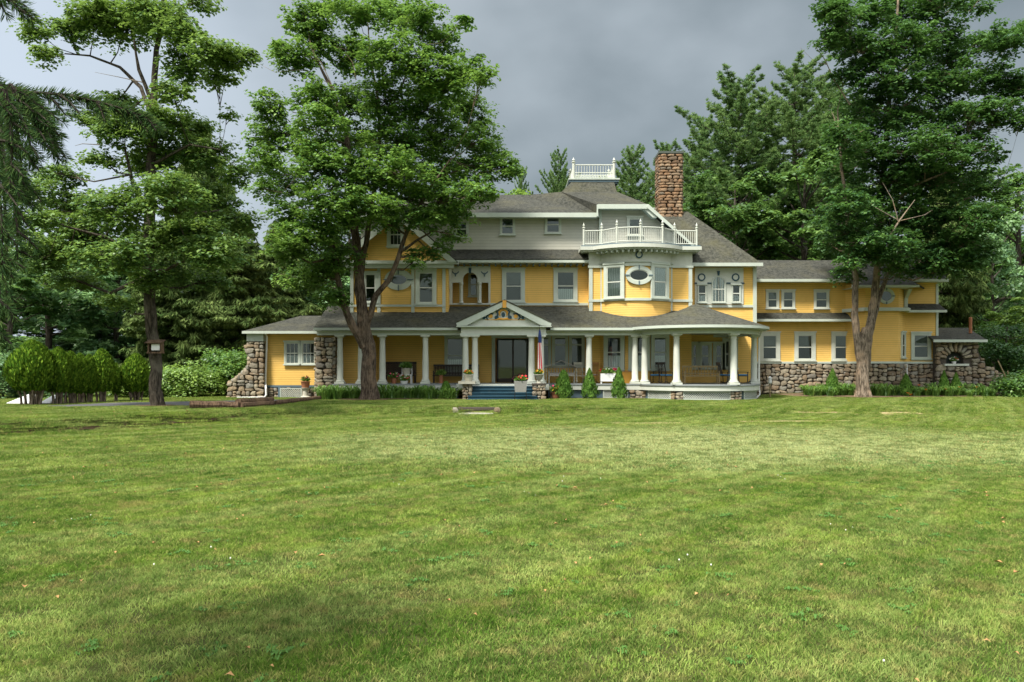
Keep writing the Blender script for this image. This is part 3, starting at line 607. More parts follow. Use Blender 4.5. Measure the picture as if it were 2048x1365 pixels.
# right section: three-part window with rings
wpx(1424, 1450, 553, 605, 2.93, kind='arch', cw=.03, bars=3, inner='curtain'); wpx(1396, 1412, 570, 605, 2.93, cw=.03, inner='low'); wpx(1464, 1480, 570, 605, 2.93, cw=.03, inner='low')
def o(a, b_, t, l): return rect(X(a, 2.93), X(b_, 2.93), Z(l, 2.93), Z(t, 2.93))
part(MB().box(X(1390, 2.93), X(1487, 2.93), 2.93, 2.999, Z(609, 2.93), Z(536, 2.93)), 'window_surround', 'white')
for px in (1403, 1471): ring(X(px, 2.93), Z(555, 2.93), 2.93, .22)
b = MB()
for a, c in ((1389, 1394), (1415, 1423), (1453, 1461), (1482, 1489)): b.box(X(a, 2.9), X(c, 2.9), 2.88, 2.929, Z(568, 2.9), Z(565.5, 2.9))
x, z = X(1437, 2.9), Z(546, 2.9); b.plate([(x - .03, z - .2), (x + .03, z - .2), (x + .08, z + .1), (x - .08, z + .1)], [], 2.86, 2.928); part(b, 'string_course', 'blue')
part(MB().box(10.3, 14.08, 2.92, 2.999, Z(613, 3) - .07, Z(613, 3) + .07), 'sill_band', 'trim'); part(MB().box(13.92, 14.12, 2.9, 3.1, 4.2, hz0 - .16), 'corner_board', 'trim')
# ---------------------------------------------------------------- porch
RC = (10.1, .55)
PF = .92
b = MB().box(-10.0, 7.4, -.25, 3.0, PF - .07, PF); b.arc(RC, .1, 3.35, -R(80), R(150), PF - .07, PF - .001, 40); b.box(7.3, 13.4, .5, 3, PF - .07, PF - .002); part(b, 'porch_floor', 'floor')
part(MB().box(-10.0, -2.95, -.22, -.12, .60, PF - .072).box(1.95, 7.0, -.22, -.12, .60, PF - .072), 'floor_fascia', 'white')
part(MB().box(-2.95, 1.95, -.92, -.12, .60, PF - .002), 'floor_fascia', 'white')
part(MB().arc(RC, 3.1, 3.3, -R(82), R(150), .60, PF - .072, 44), 'floor_fascia', 'white', smooth=True)
part(MB().box(-9.6, -2.9, -.1, .1, .1, .60).box(1.95, 6.9, -.1, .1, .1, .6), 'porch_skirt', 'slate'); part(MB().arc(RC, 2.9, 3.1, -R(82), R(150), .1, .6, 40), 'porch_skirt', 'slate')
def lattice(x0, x1, z0, z1, fn, name='lattice_panel', parent=H):
    b = MB(); st, hw, dl = .115, .02, z1 - z0
    for s in (1, -1):
        c = x0 - dl
        while c < x1:
            pts = [(c, z0), (c + dl, z1)] if s > 0 else [(c, z1), (c + dl, z0)]
            (xa, za), (xb, zb) = pts; lo, hi = max(xa, x0), min(xb, x1)
            if hi - lo > .03:
                q0 = za + (lo - xa) / dl * (zb - za); q1 = za + (hi - xa) / dl * (zb - za); y = -.012 if s > 0 else .006
                b.add([fn(lo, q0 - hw, y), fn(hi, q1 - hw, y), fn(hi, q1 + hw, y), fn(lo, q0 + hw, y)], [(0, 1, 2, 3)])
            c += st
    o_ = b.build(name, M['white'], parent); b = MB()
    for xa, xb, za, zb in ((x0 - .05, x1 + .05, z0 - .05, z0), (x0 - .05, x1 + .05, z1, z1 + .05), (x0 - .05, x0, z0, z1), (x1, x1 + .05, z0, z1)):
        k = max(1, int((xb - xa) / .3))
        for i in range(k):
            u, v = xa + (xb - xa) * i / k, xa + (xb - xa) * (i + 1) / k; b.add([fn(u, za, -.03), fn(v, za, -.03), fn(v, zb, -.03), fn(u, zb, -.03)], [(0, 1, 2, 3)])
    b.build('frame', M['trim'], o_); return o_
flatfn = lambda Y: (lambda x, z, y: (x, Y + y, z))
arcfn = lambda x, z, y: (RC[0] + (3.16 - y) * math.sin(x / 3.1), RC[1] - (3.16 - y) * math.cos(x / 3.1), z)
for x0, x1 in ((-9.3, -7.2), (-6.8, -5.0), (-4.5, -3.1), (4.95, 6.2)): lattice(x0, x1, .2, .54, flatfn(-.14))
for a0, a1 in ((-64, -38), (-24, 18), (36, 72)): lattice(R(a0) * 3.1, R(a1) * 3.1, .2, .53, arcfn)
def pier(x0, x1, y, z0, z1, seed): 
    b = MB(); stones_in(b, lambda *a: True, x0, x1, z0, z1, y, .13, .3, seed); part(b, 'stone_pier', 'stone', smooth=True)
pier(2.05, 2.9, -.16, .1, .58, 3); pier(6.35, 7.05, -.2, .1, .58, 4)
for i, a in enumerate((-78, -31, 25, 80)):
    b = MB(); ra = R(a)
    b.M = Matrix.Translation((RC[0] + 3.13 * math.sin(ra), RC[1] - 3.13 * math.cos(ra), 0)) @ Matrix.Rotation(ra, 4, 'Z'); stones_in(b, lambda *q: True, -.33, .33, .1, .57, 0, .13, .28, 20 + i); part(b, 'stone_pier', 'stone', smooth=True)
# columns
ZB = Z(671, 0)
def column(x, y, r, z0, z1, name='porch_column'):
    h = z1 - z0; b = MB().lathe([(r * 1.45, .1), (r * 1.5, .13), (r * 1.5, .17), (r * 1.2, .2), (r * 1.22, .24), (r * 1.05, .28), (r * 1.04, h * .4), (r * .86, h - .27), (r * .98, h - .26), (r * .98, h - .22), (r * .88, h - .21), (r * .9, h - .16), (r * 1.35, h - .08)], (x, y, z0), 16)
    b.box(x - r * 1.55, x + r * 1.55, y - r * 1.55, y + r * 1.55, z0, z0 + .1).box(x - r * 1.5, x + r * 1.5, y - r * 1.5, y + r * 1.5, z1 - .08, z1)
    return part(b, name, 'white', smooth=True)
for px in (680, 722, 765, 851, 1178, 1270): column(X(px, 0), 0, .165, PF, ZB)
for a in (-75, -32, 24, 85, 128): column(RC[0] + 3.08 * math.sin(R(a)), RC[1] - 3.08 * math.cos(R(a)), .165, PF, ZB)
ZP = Z(671, -.7)
for px in (931, 950, 1063, 1082): column(X(px, -.7), -.7, .165, PF, ZP, 'portico_column')
# beam, eaves and roof of the porch
ZE = 3.93
def beam(z0, z1, dy): return MB().box(-10.5, -2.65, -.2 - dy, .2, z0, z1).box(1.75, 7.1, -.2 - dy, .2, z0, z1)
part(beam(ZB, ZB + .09, .02), 'porch_beam', 'trim'); part(beam(ZB + .091, 3.74, 0), 'porch_beam', 'white')
part(MB().arc(RC, 2.9, 3.3, -R(84), R(150), ZB, ZB + .09, 44), 'porch_beam', 'trim', smooth=True); part(MB().arc(RC, 2.9, 3.28, -R(84), R(150), ZB + .091, 3.76, 44), 'porch_beam', 'white', smooth=True)
part(MB().box(-10.6, -2.9, -.56, -.46, ZE - .14, ZE - .01).box(2.05, 6.75, -.56, -.46, ZE - .14, ZE - .01), 'gutter', 'trim')
part(MB().box(-10.5, -2.65, -.46, .2, 3.741, 3.77).box(1.75, 7.0, -.46, .2, 3.741, 3.77), 'soffit', 'trim')
part(MB().arc(RC, 3.7, 3.8, -R(76), R(150), ZE - .12, ZE + .02, 44), 'gutter', 'trim', smooth=True); part(MB().arc(RC, 2.9, 3.7, -R(78), R(150), 3.77, 3.8, 44), 'soffit', 'trim')
part(MB().box(-10.4, 13.4, .2, 2.99, 3.69, 3.74), 'porch_ceiling', 'ceil'); part(MB().arc(RC, .05, 2.9, -R(90), R(150), 3.70, 3.75, 32), 'porch_ceiling', 'ceil')
part(MB().slab([(-10.6, -.5, ZE), (6.9, -.5, ZE), (10.2, .6, ZE + .42), (10.2, 3.05, 5.36), (-10.65, 3.05, 5.36)][:2] + [(9.6, -.5, ZE), (9.6, 3.05, 5.36), (-10.65, 3.05, 5.36)], .09), 'porch_roof', 'roof2')
b = MB(); n = 56; zc_ = [(3.78, ZE + .03), (2.6, ZE + .42), (1.3, ZE + .86), (.02, 5.28)]
b.lathe(zc_, (RC[0], RC[1], 0), n); part(b, 'porch_roof', 'roof2')
A_, B_ = (10.1, .6, 5.27), (10.1, 3.05, 5.33)
for q in ([A_, B_, (8.9, 1.2, 4.58)], [B_, (8.0, 3.05, 5.33), (8.9, 1.2, 4.58)], [A_, (12.2, 1.6, 4.5), B_], [B_, (12.2, 1.6, 4.5), (12.6, 3.05, 4.45)]): part(MB().slab(q, .05), 'porch_roof', 'roof2')
# entry portico
gx, gzp, gb = X(1009, -.9), Z(601, -.9), Z(645, -.9); gl, gr = X(913, -.9), X(1103, -.9)
for s, xe in ((-1, gl), (1, gr)):
    part(MB().slab([(gx, -1.15, gzp + .03), (gx, 3, gzp + .03), (xe, 3, gb + .02), (xe, -1.15, gb + .02)], .07), 'portico_roof', 'roof2')
    part(MB().plate([(gx, gzp - .045), (xe, gb - .055), (xe - s * .05, gb - .2), (xe - s * .55, gb - .18), (gx, gzp - .32)], [], -1.13, -1.0), 'rake_board', 'trim')
part(MB().plate([(gl + .2, gb - .2), (gr - .2, gb - .2), (gx, gzp - .2)], [], -.9, -.8), 'pediment', 'white')
part(MB().box(gl, gr, -1.13, -.8, gb - .26, gb - .201), 'cornice', 'trim')
part(MB().box(X(922, -.9), X(1092, -.9), -.9, -.5, ZP + .09, gb - .261), 'entablature', 'white'); part(MB().box(X(920, -.9), X(1094, -.9), -.93, -.47, ZP, ZP + .089), 'entablature', 'trim')
for x in (X(922, -.7), X(1086, -.7)): part(MB().box(x, x + .16, -.46, .2, ZP, gb - .262), 'entablature', 'white')
part(MB().box(X(924, -.9), X(1090, -.9), -.46, .19, ZP + .3, ZP + .34), 'porch_ceiling', 'ceil')
part(MB().box(gx - .1, gx + .1, -1.2, -1.131, gzp - .42, gzp - .03), 'rake_board', 'orange')
orn = part(MB().tube([(X(970, -.9), -.9, Z(640, -.9)), (X(1050, -.9), -.9, Z(640, -.9))], .02, 6), 'carving', 'orange')
def opx(a, b_): return Vector((X(a, -.9), -.92, Z(b_, -.9)))
bb, bo, bw = MB(), MB(), MB()
def disc(m, c, rx, rz, n=14): m.plate([(c.x + rx * math.cos(2 * PI * i / n), c.z + rz * math.sin(2 * PI * i / n)) for i in range(n)], [], c.y - .03 - .004 * len(m.v) / 50, c.y + .03)
disc(bb, opx(1006.5, 630), .10, .14); disc(bw, opx(1006.5, 630) + Vector((0, .012, 0)), .15, .2)
for s in (-1, 1):
    q = lambda dx, py: opx(1006.5 + s * dx, py)
    bb.tube([q(17, 636), q(12, 635), q(11, 628), q(13, 623), q(9, 621.5)], [.06, .05, .04, .05, .03], 6); disc(bb, q(13, 635), .11, .09)
    bo.tube([q(7, 632), q(8, 625), q(4, 621), q(0, 620)], [.03, .06, .06, .05], 6)
    disc(bo, q(25, 633), .11, .1); bb.tube([q(20, 628), q(26, 628.5), q(32, 631), q(34, 636), q(30, 640)], [.03, .05, .06, .05, .03], 6)
    bb.tube([q(46, 635), q(41, 633), q(37, 636), q(40, 639)], [.02, .05, .05, .03], 6); disc(bb, q(39, 637), .07, .06); bw.tube([q(36, 633), q(33, 635), q(36, 639)], .03, 5); bo.tube([q(0, 639), q(8, 637.5), q(15, 640)], [.05, .05, .03], 6)
bb.build('scroll', M['blue'], orn, smooth=True); bo.build('scroll', M['orange'], orn, smooth=True); bw.build('scroll', M['white'], orn, smooth=True)
# blue steps
b = MB(); sx0, sx1 = X(945, -1), X(1066, -1); n = 5; zg = .12
st_ = None
for i in range(n):
    z1 = PF - .02 - (PF - zg) * (i + .5) / n * 1.0; y0 = -.93 - .3 * (i + 1); w = .06 * i
    b.box(sx0 - w, sx1 + w, y0 + .04, -.921, z1 - .16 - .003 * i, z1 - .045); 
st_ = part(b, 'porch_steps', 'blue')
for i in range(n):
    z1 = PF - .02 - (PF - zg) * (i + .5) / n; y0 = -.93 - .3 * (i + 1); w = .06 * i
    MB().box(sx0 - w - .02, sx1 + w + .02, y0, y0 + .34, z1 - .044, z1).build('tread', M['blue'], st_)
# porch wall openings
dx0, dx1 = X(995, 3), X(1057, 3)
dr = part(MB().box(dx0 - .02, dx1 + .12, 3.15, 3.19, PF, Z(678, 3)), 'front_door', 'dark')
MB().box(dx0, dx1 - .02, 3.1, 3.11, PF + .05, Z(680, 3)).build('pane', M['glass'], dr)
b = MB()
for x in (dx0, (dx0 + dx1) / 2, dx1): b.box(x - .05, x + .05, 3.06, 3.14, PF, Z(680, 3))
b.box(dx0, dx1, 3.06, 3.139, PF + .01, PF + .25); b.build('frame', M['darkwood'], dr)
for px in (987, 1062): part(MB().box(X(px, 3) - .1, X(px, 3) + .1, 2.93, 3.14, PF, Z(674, 3)), 'door_frame', 'trim')
part(MB().box(X(983, 3), X(1066, 3), 2.92, 3.14, Z(677, 3), Z(672, 3)), 'door_frame', 'trim')
wpx(894, 926, 676, 748, 3, inner='low', cw=.14)
for a, c in ((1086, 1098), (1108, 1132), (1142, 1165)): wpx(a, c, 675, 732, 3, cw=.12, split=.73)
for a, c in ((1385, 1393), (1402, 1418), (1431, 1444)): wpx(a, c, 690, 735, 3, cw=.15)
wpx(1450, 1470, 682, 735, 3, cw=.15)
# ---------------------------------------------------------------- left wing and stone corner
LY = 1.0
part(MB().box(-13.7, -8.35, LY, LY + .2, .76, 3.75), 'wall', 'yellow'); part(MB().box(-8.55, -8.35, LY + .2, 3.2, .76, 4), 'wall', 'yellow'); part(MB().box(-13.7, -13.5, LY + .2, 9, .3, 3.75), 'wall', 'yellow'); part(MB().box(-13.7, -9.15, 9, 9.2, .3, 3.75), 'wall', 'yellow')
le = Z(663, .4); lr = Z(632, 5)
part(MB().slab([(X(484, .4), .4, le), (-9, .4, le), (-9, 5, lr), (X(602, 5), 5, lr)], .1), 'wing_roof', 'roof'); part(MB().slab([(X(484, .4), .4, le), (X(602, 5), 5, lr), (X(484, .4), 9.6, le)], .1), 'wing_roof', 'roof'); part(MB().slab([(X(484, .4), 9.6, le), (X(602, 5), 5, lr), (-9, 5, lr), (-9, 9.6, le)], .1), 'wing_roof', 'roof')
part(MB().box(X(485, .4), -10.6, .3, .38, le - .13, le + .01), 'gutter', 'trim'); part(MB().box(X(486, .4), -10.6, .38, 1.0, le - .12, le - .1), 'soffit', 'trim')
wpx(572, 598, 686, 728, LY, cw=.09, bars=2, inner='low'); wpx(605, 630, 686, 728, LY, cw=.09, bars=2, inner='low')
part(MB().box(-13.72, -9.6, LY - .06, LY - .001, .70, .82), 'water_table', 'slate')
ws = MB(); stones_in(ws, lambda *a: True, -13.7, -10.4, .1, .68, LY + .02, .12, .3, 31); part(ws, 'stone_foundation', 'stone', smooth=True); part(MB().box(-13.7, -8.4, LY + .04, LY + .3, 0, .699), 'stone_foundation', 'mortar')
lattice(X(562, .85), X(602, .85), .18, .62, flatfn(.84)); part(MB().box(X(556, .85), X(560, .85), .86, .95, .1, .7), 'post', 'slate')
but = [(X(455, .7), .02), (X(529, .7), .02), (X(529, .7), Z(684, .7)), (X(497, .7), Z(684, .7)), (X(497, .7), Z(730, .7)), (X(488, .7), Z(742, .7)), (X(476, .7), Z(752, .7)), (X(462, .7), Z(762, .7)), (X(455, .7), Z(768, .7))]
bs = part(MB().plate([(x + (.08 if x < -13.8 else -.05), z - .05) for x, z in but], [], .66, 1.3), 'stone_buttress', 'mortar')
b = MB(); stones_in(b, inpoly(but), X(455, .7), X(529, .7), .05, Z(684, .7), .66, .15, .36, 41); stones_in(b, inpoly(but), X(455, .7), X(529, .7), .05, Z(684, .7), 1.25, .15, .4, 43)
for (xa, za), (xb, zb) in zip(but[3:-1], but[4:]):
    k = max(1, round(math.hypot(xb - xa, zb - za) / .24))
    for i in range(k): t = (i + .5) / k; b.stone((xa + (xb - xa) * t + .06, .95, za + (zb - za) * t - .05), (.17, .38, .16), 100 + i + int(za * 10))
b.build('stonework', M['stone'], bs, smooth=True)
MB().box(X(495, .7), X(528, .7), .55, 1.35, Z(683, .7), le - .12).build('cap', M['trim'], bs)
pil = part(MB().box(-10.5, -9.7, -.15, .6, 0, 3.42), 'stone_pillar', 'mortar'); b = MB(); stones_in(b, lambda *a: True, -10.55, -9.65, .05, 3.42, -.2, .14, .36, 51)
b.M = Matrix.Translation((-9.65, 0, 0)) @ Matrix.Rotation(R(90), 4, 'Z'); stones_in(b, lambda *a: True, -.15, .6, .05, 3.42, 0, .12, .36, 52); b.M = Matrix.Translation((-10.55, 0, 0)) @ Matrix.Rotation(R(90), 4, 'Z'); stones_in(b, lambda *a: True, -.15, .6, .05, 3.42, 0, .12, .36, 53); b.build('stonework', M['stone'], pil, smooth=True)
part(MB().tube([(X(531, .55), .55, le - .1), (X(531, .55), .8, le - .3), (X(531, .8), .8, .95), (X(533, .6), .5, .62), (X(533, .5), .45, .3), (X(528, .3), .35, .16), (X(474, .2), .2, .15)], .055, 8), 'downspout', 'metalw')
# ---------------------------------------------------------------- right wing
WY = 4.5; zb = Z(727, WY)
part(MB().box(14.05, 25.4, WY, WY + .2, zb, 7.0), 'wall', 'yellow'); part(MB().box(25.2, 25.4, WY + .2, 10, zb, 7.2), 'wall', 'yellow'); part(MB().slab([(25.395, 4.6, 6.9), (25.395, 7.9, 6.9), (25.395, 6.2, 8.3)], .15), 'gable_wall', 'yellow')
part(MB().box(14.05, 25.42, WY + .05, WY + .35, 0, zb - .001), 'stone_foundation', 'mortar'); b = MB(); stones_in(b, lambda *a: True, 14.1, 20.9, .25, zb - .05, WY + .02, .13, .38, 61); part(b, 'stone_foundation', 'stone', smooth=True); b = MB(); stones_in(b, lambda *a: True, 23.2, 25.3, .25, zb - .05, WY + .02, .13, .38, 62); part(b, 'stone_foundation', 'stone', smooth=True)
part(MB().box(14.1, 20.1, WY - .07, WY - .002, zb - .02, zb + .1).box(23.5, 25.42, WY - .07, WY - .002, zb - .02, zb + .1), 'water_table', 'trim')
s0, s1 = Z(639, 3.8), Z(626, WY)
part(MB().slab([(14.0, 3.8, s0), (20.0, 3.8, s0), (20.0, WY, s1), (14.0, WY, s1)], .08), 'skirt_roof', 'roof'); part(MB().box(14.05, 20.0, 3.72, 3.79, s0 - .13, s0 + .01), 'fascia', 'trim'); part(MB().box(14.05, 20.0, 3.79, WY, s0 - .12, s0 - .1), 'soffit', 'trim')
k0, k1 = Z(621, 3.8), Z(608, WY)
part(MB().slab([(23.0, 3.8, k0), (X(1893, 3.8), 3.8, k0), (25.5, WY, k1), (23.0, WY, k1)], .08), 'skirt_roof', 'roof'); part(MB().box(23.2, X(1893, 3.8), 3.72, 3.79, k0 - .13, k0 + .01), 'fascia', 'trim')
u0, u1 = Z(559, 3.9), Z(521, 6.2)
part(MB().slab([(14.0, 3.9, u0), (X(1896, 3.9), 3.9, u0), (X(1869, 6.2), 6.2, u1), (14.0, 6.2, u1)], .1), 'wing_roof', 'roof'); part(MB().slab([(14.0, 6.2, u1), (X(1869, 6.2), 6.2, u1), (X(1869, 6.2), 8.6, u0), (14.0, 8.6, u0)], .1), 'wing_roof', 'roof')
part(MB().box(14.2, X(1896, 3.9), 3.82, 3.89, u0 - .15, u0 + .01), 'fascia', 'trim'); part(MB().box(14.2, 25.6, 3.89, WY, u0 - .14, u0 - .12), 'soffit', 'trim')
part(MB().box(25.3, 25.44, WY - .04, WY + .04, zb + .1, 6.8), 'corner_board', 'trim')
for a, c, i in ((1525, 1553, 'blind'), (1595, 1624, 'blind'), (1669, 1698, 'blind')): wpx(a, c, 671, 719, WY, cw=.2, inner=i, mat='white')
for a, c in ((1535, 1554), (1566, 1586), (1631, 1654)): wpx(a, c, 584, 616, WY, cw=.11, inner='blind', mat='white')
wpx(1827, 1856, 670, 716, WY, cw=.16, inner='blind', mat='trim')
# bay of the right wing
bp = [(19.9, WY), (20.6, 3.4), (22.55, 3.4), (23.5, WY)]
def ring_wall(pts, z0, z1, name, mat, t=.12):
    b = MB()
    for (xa, ya), (xb, yb) in zip(pts[:-1], pts[1:]):
        v = Vector((xb - xa, yb - ya)).normalized(); nx_, ny_ = -v.y * t, v.x * t
        b.add([(xa, ya, z0), (xb, yb, z0), (xb + nx_, yb + ny_, z0), (xa + nx_, ya + ny_, z0), (xa, ya, z1), (xb, yb, z1), (xb + nx_, yb + ny_, z1), (xa + nx_, ya + ny_, z1)], [(0, 1, 5, 4), (1, 2, 6, 5), (2, 3, 7, 6), (3, 0, 4, 7), (0, 3, 2, 1), (4, 5, 6, 7)])
    return part(b, name, mat)
zband = Z(620, 3.4)
ring_wall(bp, zb, zband, 'bay_wall', 'yellow'); ring_wall(bp, zband + .12, 6.75, 'bay_wall', 'yellow')
part(MB().slab([(19.7, WY, zband + .12), (20.45, 3.15, zband + .12), (23.0, 3.15, zband + .12), (23.9, WY, zband + .12)], .2), 'bay_cornice', 'trim')
ring_wall([(19.88, WY - .02), (20.58, 3.34), (22.57, 3.34), (23.52, WY - .02)], zb - .02, zb + .1, 'water_table', 'trim')
b = MB(); stones_in(b, lambda *a: True, 20.6, 22.6, .25, zb - .05, 3.4, .13, .38, 63)
b.M = Matrix.Translation((22.58, 3.4, 0)) @ Matrix.Rotation(math.atan2(1.1, .95), 4, 'Z'); stones_in(b, lambda *a: True, 0, 1.4, .25, zb - .05, 0, .13, .36, 64); b.M = Matrix.Translation((19.92, WY, 0)) @ Matrix.Rotation(-math.atan2(1.1, .7), 4, 'Z'); stones_in(b, lambda *a: True, 0, 1.3, .25, zb - .05, 0, .13, .36, 65); part(b, 'stone_foundation', 'stone', smooth=True)
ring_wall([(20.02, WY), (20.66, 3.5), (22.5, 3.5), (23.4, WY)], 0, zb - .03, 'stone_foundation', 'mortar')
window(Matrix.Translation((X(1772, 3.4), 3.4, Z(604, 3.4))), .7, .66, cw=.13, kind='oval', cross=False)
Mx = Matrix.Translation((23.1, 4.03, Z(714, 4))) @ Matrix.Rotation(math.atan2(1.1, .95), 4, 'Z'); window(Mx, .55, 1.35, cw=.14)
be = Z(571, 2.9)
part(MB().slab([(19.6, 2.9, be), (X(1838, 2.9), 2.9, be), (X(1790, 5.2), 5.2, be + 1.15), (20.6, 5.2, be + 1.15)], .09), 'bay_roof', 'roof'); part(MB().slab([(X(1838, 2.9), 2.9, be), (X(1850, WY), WY, be), (X(1790, 5.2), 5.2, be + 1.15)], .09), 'bay_roof', 'roof')
part(MB().box(19.6, X(1838, 2.9), 2.82, 2.89, be - .12, be + .01), 'fascia', 'trim'); part(MB().box(19.7, 23.3, 2.9, WY, be - .11, be - .095), 'soffit', 'trim')
b = MB()
x = 23.25
b.slab([(x, 4.45, zband + .15), (x, 4.15, zband + .15), (x, 4.1, 5.9), (x, 3.6, be - .15), (x, 4.45, be - .15)], .2); part(b, 'bracket', 'trim')
# stone annex with the arched niche
AY = 4.0
ap = [(X(1872, AY), .1), (X(2004, AY), .1), (X(2003, AY), Z(747, AY)), (X(1988, AY), Z(737, AY)), (X(1972, AY), Z(733, AY)), (X(1957, AY), Z(705, AY)), (X(1956, AY), Z(683, AY)), (X(1872, AY), Z(683, AY))]
ncx, nw, nz0, nz1 = X(1910, AY), X(1928, AY) - X(1893, AY), Z(728, AY), Z(704, AY); nzs = nz1 - nw / 2 + .12
niche = [(ncx - nw / 2, nz0), (ncx + nw / 2, nz0)] + [(ncx + nw / 2 * math.cos(PI * i / 12), nzs + (nz1 - nzs) * math.sin(PI * i / 12)) for i in range(13)]
ax = part(MB().plate(ap, [niche], AY + .02, AY + .35), 'annex_wall', 'mortar')
b = MB(); ina, inn = inpoly(ap), inpoly([(ncx + (x - ncx) * 1.9, nz0 - .05 + (z - nz0) * 1.75) for x, z in niche])
stones_in(b, lambda x, z: ina(x, z) and not inn(x, z), X(1872, AY), X(2004, AY), .15, Z(683, AY), AY, .14, .36, 71)
for i in range(9):
    a = PI * (i + .5) / 9; c, s = math.cos(a), math.sin(a); k = MB(); cx_, cz_ = ncx + (nw / 2 + .24) * c, nzs + (nz1 - nzs + .24) * s
    b.M = Matrix.Translation((cx_, AY - .02, cz_)) @ Matrix.Rotation(-a, 4, 'Y'); b.stone((0, 0, 0), (.26, .13, .09), 200 + i); b.M = None
b.build('stonework', M['stone'], ax, smooth=True)
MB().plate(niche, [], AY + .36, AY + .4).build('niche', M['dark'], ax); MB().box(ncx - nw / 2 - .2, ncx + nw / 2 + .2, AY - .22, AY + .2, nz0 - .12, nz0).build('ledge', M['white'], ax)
part(MB().box(X(1957, AY) - .25, X(1957, AY) - .05, AY + .3, 9, .1, 3.3).box(25.42, 28.5, 9, 9.2, .1, 3.3), 'annex_wall', 'mortar')
a0 = Z(680, 3.5); a1 = Z(656, 6.5)
part(MB().slab([(X(1866, 3.5), 3.5, a0), (X(1974, 3.5), 3.5, a0), (X(1935, 6.5), 6.5, a1), (25.3, 6.5, a1)], .09), 'annex_roof', 'roof'); part(MB().slab([(X(1974, 3.5), 3.5, a0), (X(1974, 3.5), 9.5, a0), (X(1935, 6.5), 6.5, a1)], .09), 'annex_roof', 'roof'); part(MB().slab([(25.3, 6.5, a1), (X(1935, 6.5), 6.5, a1), (X(1974, 3.5), 9.5, a0), (25.3, 9.5, a0)], .09), 'annex_roof', 'roof')
part(MB().box(X(1866, 3.5), X(1974, 3.5), 3.42, 3.49, a0 - .14, a0 + .01), 'gutter', 'trim')
part(MB().lathe([(.09, 0), (.09, .95), (.05, .97)], (X(1941, 5), 5, Z(667, 5)), 10), 'vent_pipe', 'terr')
part(MB().tube([(X(1525, -.3), -.2, 3.85), (X(1524, -.3), -.15, 3.65), (X(1518, .2), .2, 3.4), (X(1518, .2), .2, .7), (X(1518, -.1), -.2, .35), (X(1511, -.4), -.5, .17)], .05, 8), 'downspout', 'metalw')
part(MB().tube([(X(1813, 4.2), 4.2, zb - .05), (X(1813, 4.2), 4.15, .3)], .06, 8), 'downspout', 'metalw')
# ---------------------------------------------------------------- plants in pots, shrubs, furniture
def tuft(name, c, n, rad, up, L, Wd, mat, parent, tmin=0, tmax=1):                # small plant of leaf faces round a point
    d = unit(n); d[:, 2] = np.abs(d[:, 2]) * up + .15; C = np.array(c) + d * rad * RNG.uniform(.35, 1, (n, 1))
    U = norm(d + .5 * unit(n)) * L; V = norm(np.cross(U, unit(n))) * Wd
    return kites(name, C, U, V, M[mat], parent, RNG.uniform(tmin, tmax, n), .2)
def blooms(name, c, n, rad, size, mat, parent, up=.8):
    d = unit(n); d[:, 2] = np.abs(d[:, 2]) * up + .1; C = np.array(c) + d * rad; b = MB()
    for q in C:
        b.M = Matrix.Translation(q) @ Matrix.Rotation(RNG.uniform(0, 6), 4, 'Z') @ Matrix.Rotation(RNG.uniform(.2, 1.1), 4, 'X')
        b.lathe([(size * .15, -size * .2), (size * .8, 0), (size, .12 * size), (size * .5, .28 * size)], n=6)
    return b.build(name, M[mat], parent)
def potted(name, label, cat, loc, pot, potmat, cols, r=.24, h=None, n=150, group=None, leaf='lily'):
    t = thing(name, label, cat, loc, group); x, y, z = loc
    zt = max(q[1] for q in pot); MB().lathe(pot, (x, y, z), 16).build('pot', M[potmat], t, smooth=True)
    tuft('leaves', (x, y, z + zt), n, r, .9, .09, .035, leaf, t)
    for m, k in cols: blooms('flowers', (x, y, z + zt + .05), k, r * .95, .055, m, t)
    return t
URN = [(.14, 0), (.14, .05), (.07, .09), (.07, .15), (.17, .24), (.22, .42), (.25, .44), (.25, .47), (.2, .46)]
BOWL = [(.17, 0), (.22, .12), (.24, .3), (.26, .32), (.26, .35), (.2, .34)]
# plinths either side of the steps
t = thing('stone_plinth', 'stone plinth with a wide flat capstone left of the blue steps', 'plinth', (X(935, -1.6), -1.6, .12)); x = X(935, -1.6)
bm_ = MB(); stones_in(bm_, lambda *a: True, x - .24, x + .24, .1, .95, -1.72, .14, .26, 81, 1.4); stones_in(bm_, lambda *a: True, x - .24, x + .24, .1, .95, -1.45, .14, .26, 82, 1.4); bm_.build('shaft', M['stone'], t, smooth=True)
MB().box(x - .46, x + .42, -2.0, -1.2, .95, 1.08).build('capstone', M['tan'] if 0 else M['mortar'] if 0 else M['urn'], t)
potted('flower_urn', 'round pale pot of orange flowers on the wide capstone', 'flower pot', (x + .05, -1.6, 1.08), BOWL, 'urn', (('p_org', 14), ('p_yel', 6)))
t = thing('stone_plinth', 'square block plinth of brown stones right of the blue steps', 'plinth', (X(1078, -1.6), -1.6, .12)); x = X(1078, -1.6)
bm_ = MB(); stones_in(bm_, lambda *a: True, x - .33, x + .33, .1, .9, -1.85, .15, .3, 83, 1.4); stones_in(bm_, lambda *a: True, x - .33, x + .33, .1, .9, -1.4, .2, .3, 84, 1.4); bm_.build('shaft', M['stone'], t, smooth=True)
MB().box(x - .36, x + .36, -2.0, -1.2, .9, .97).build('capstone', M['mortar'], t)
potted('flower_urn', 'footed cast stone urn of yellow and orange flowers under the flag', 'urn', (x, -1.6, .97), URN, 'urn', (('p_yel', 12), ('p_org', 8)))
M['mortar2'] = flat('grey_planter', (.22, .22, .20), .9)
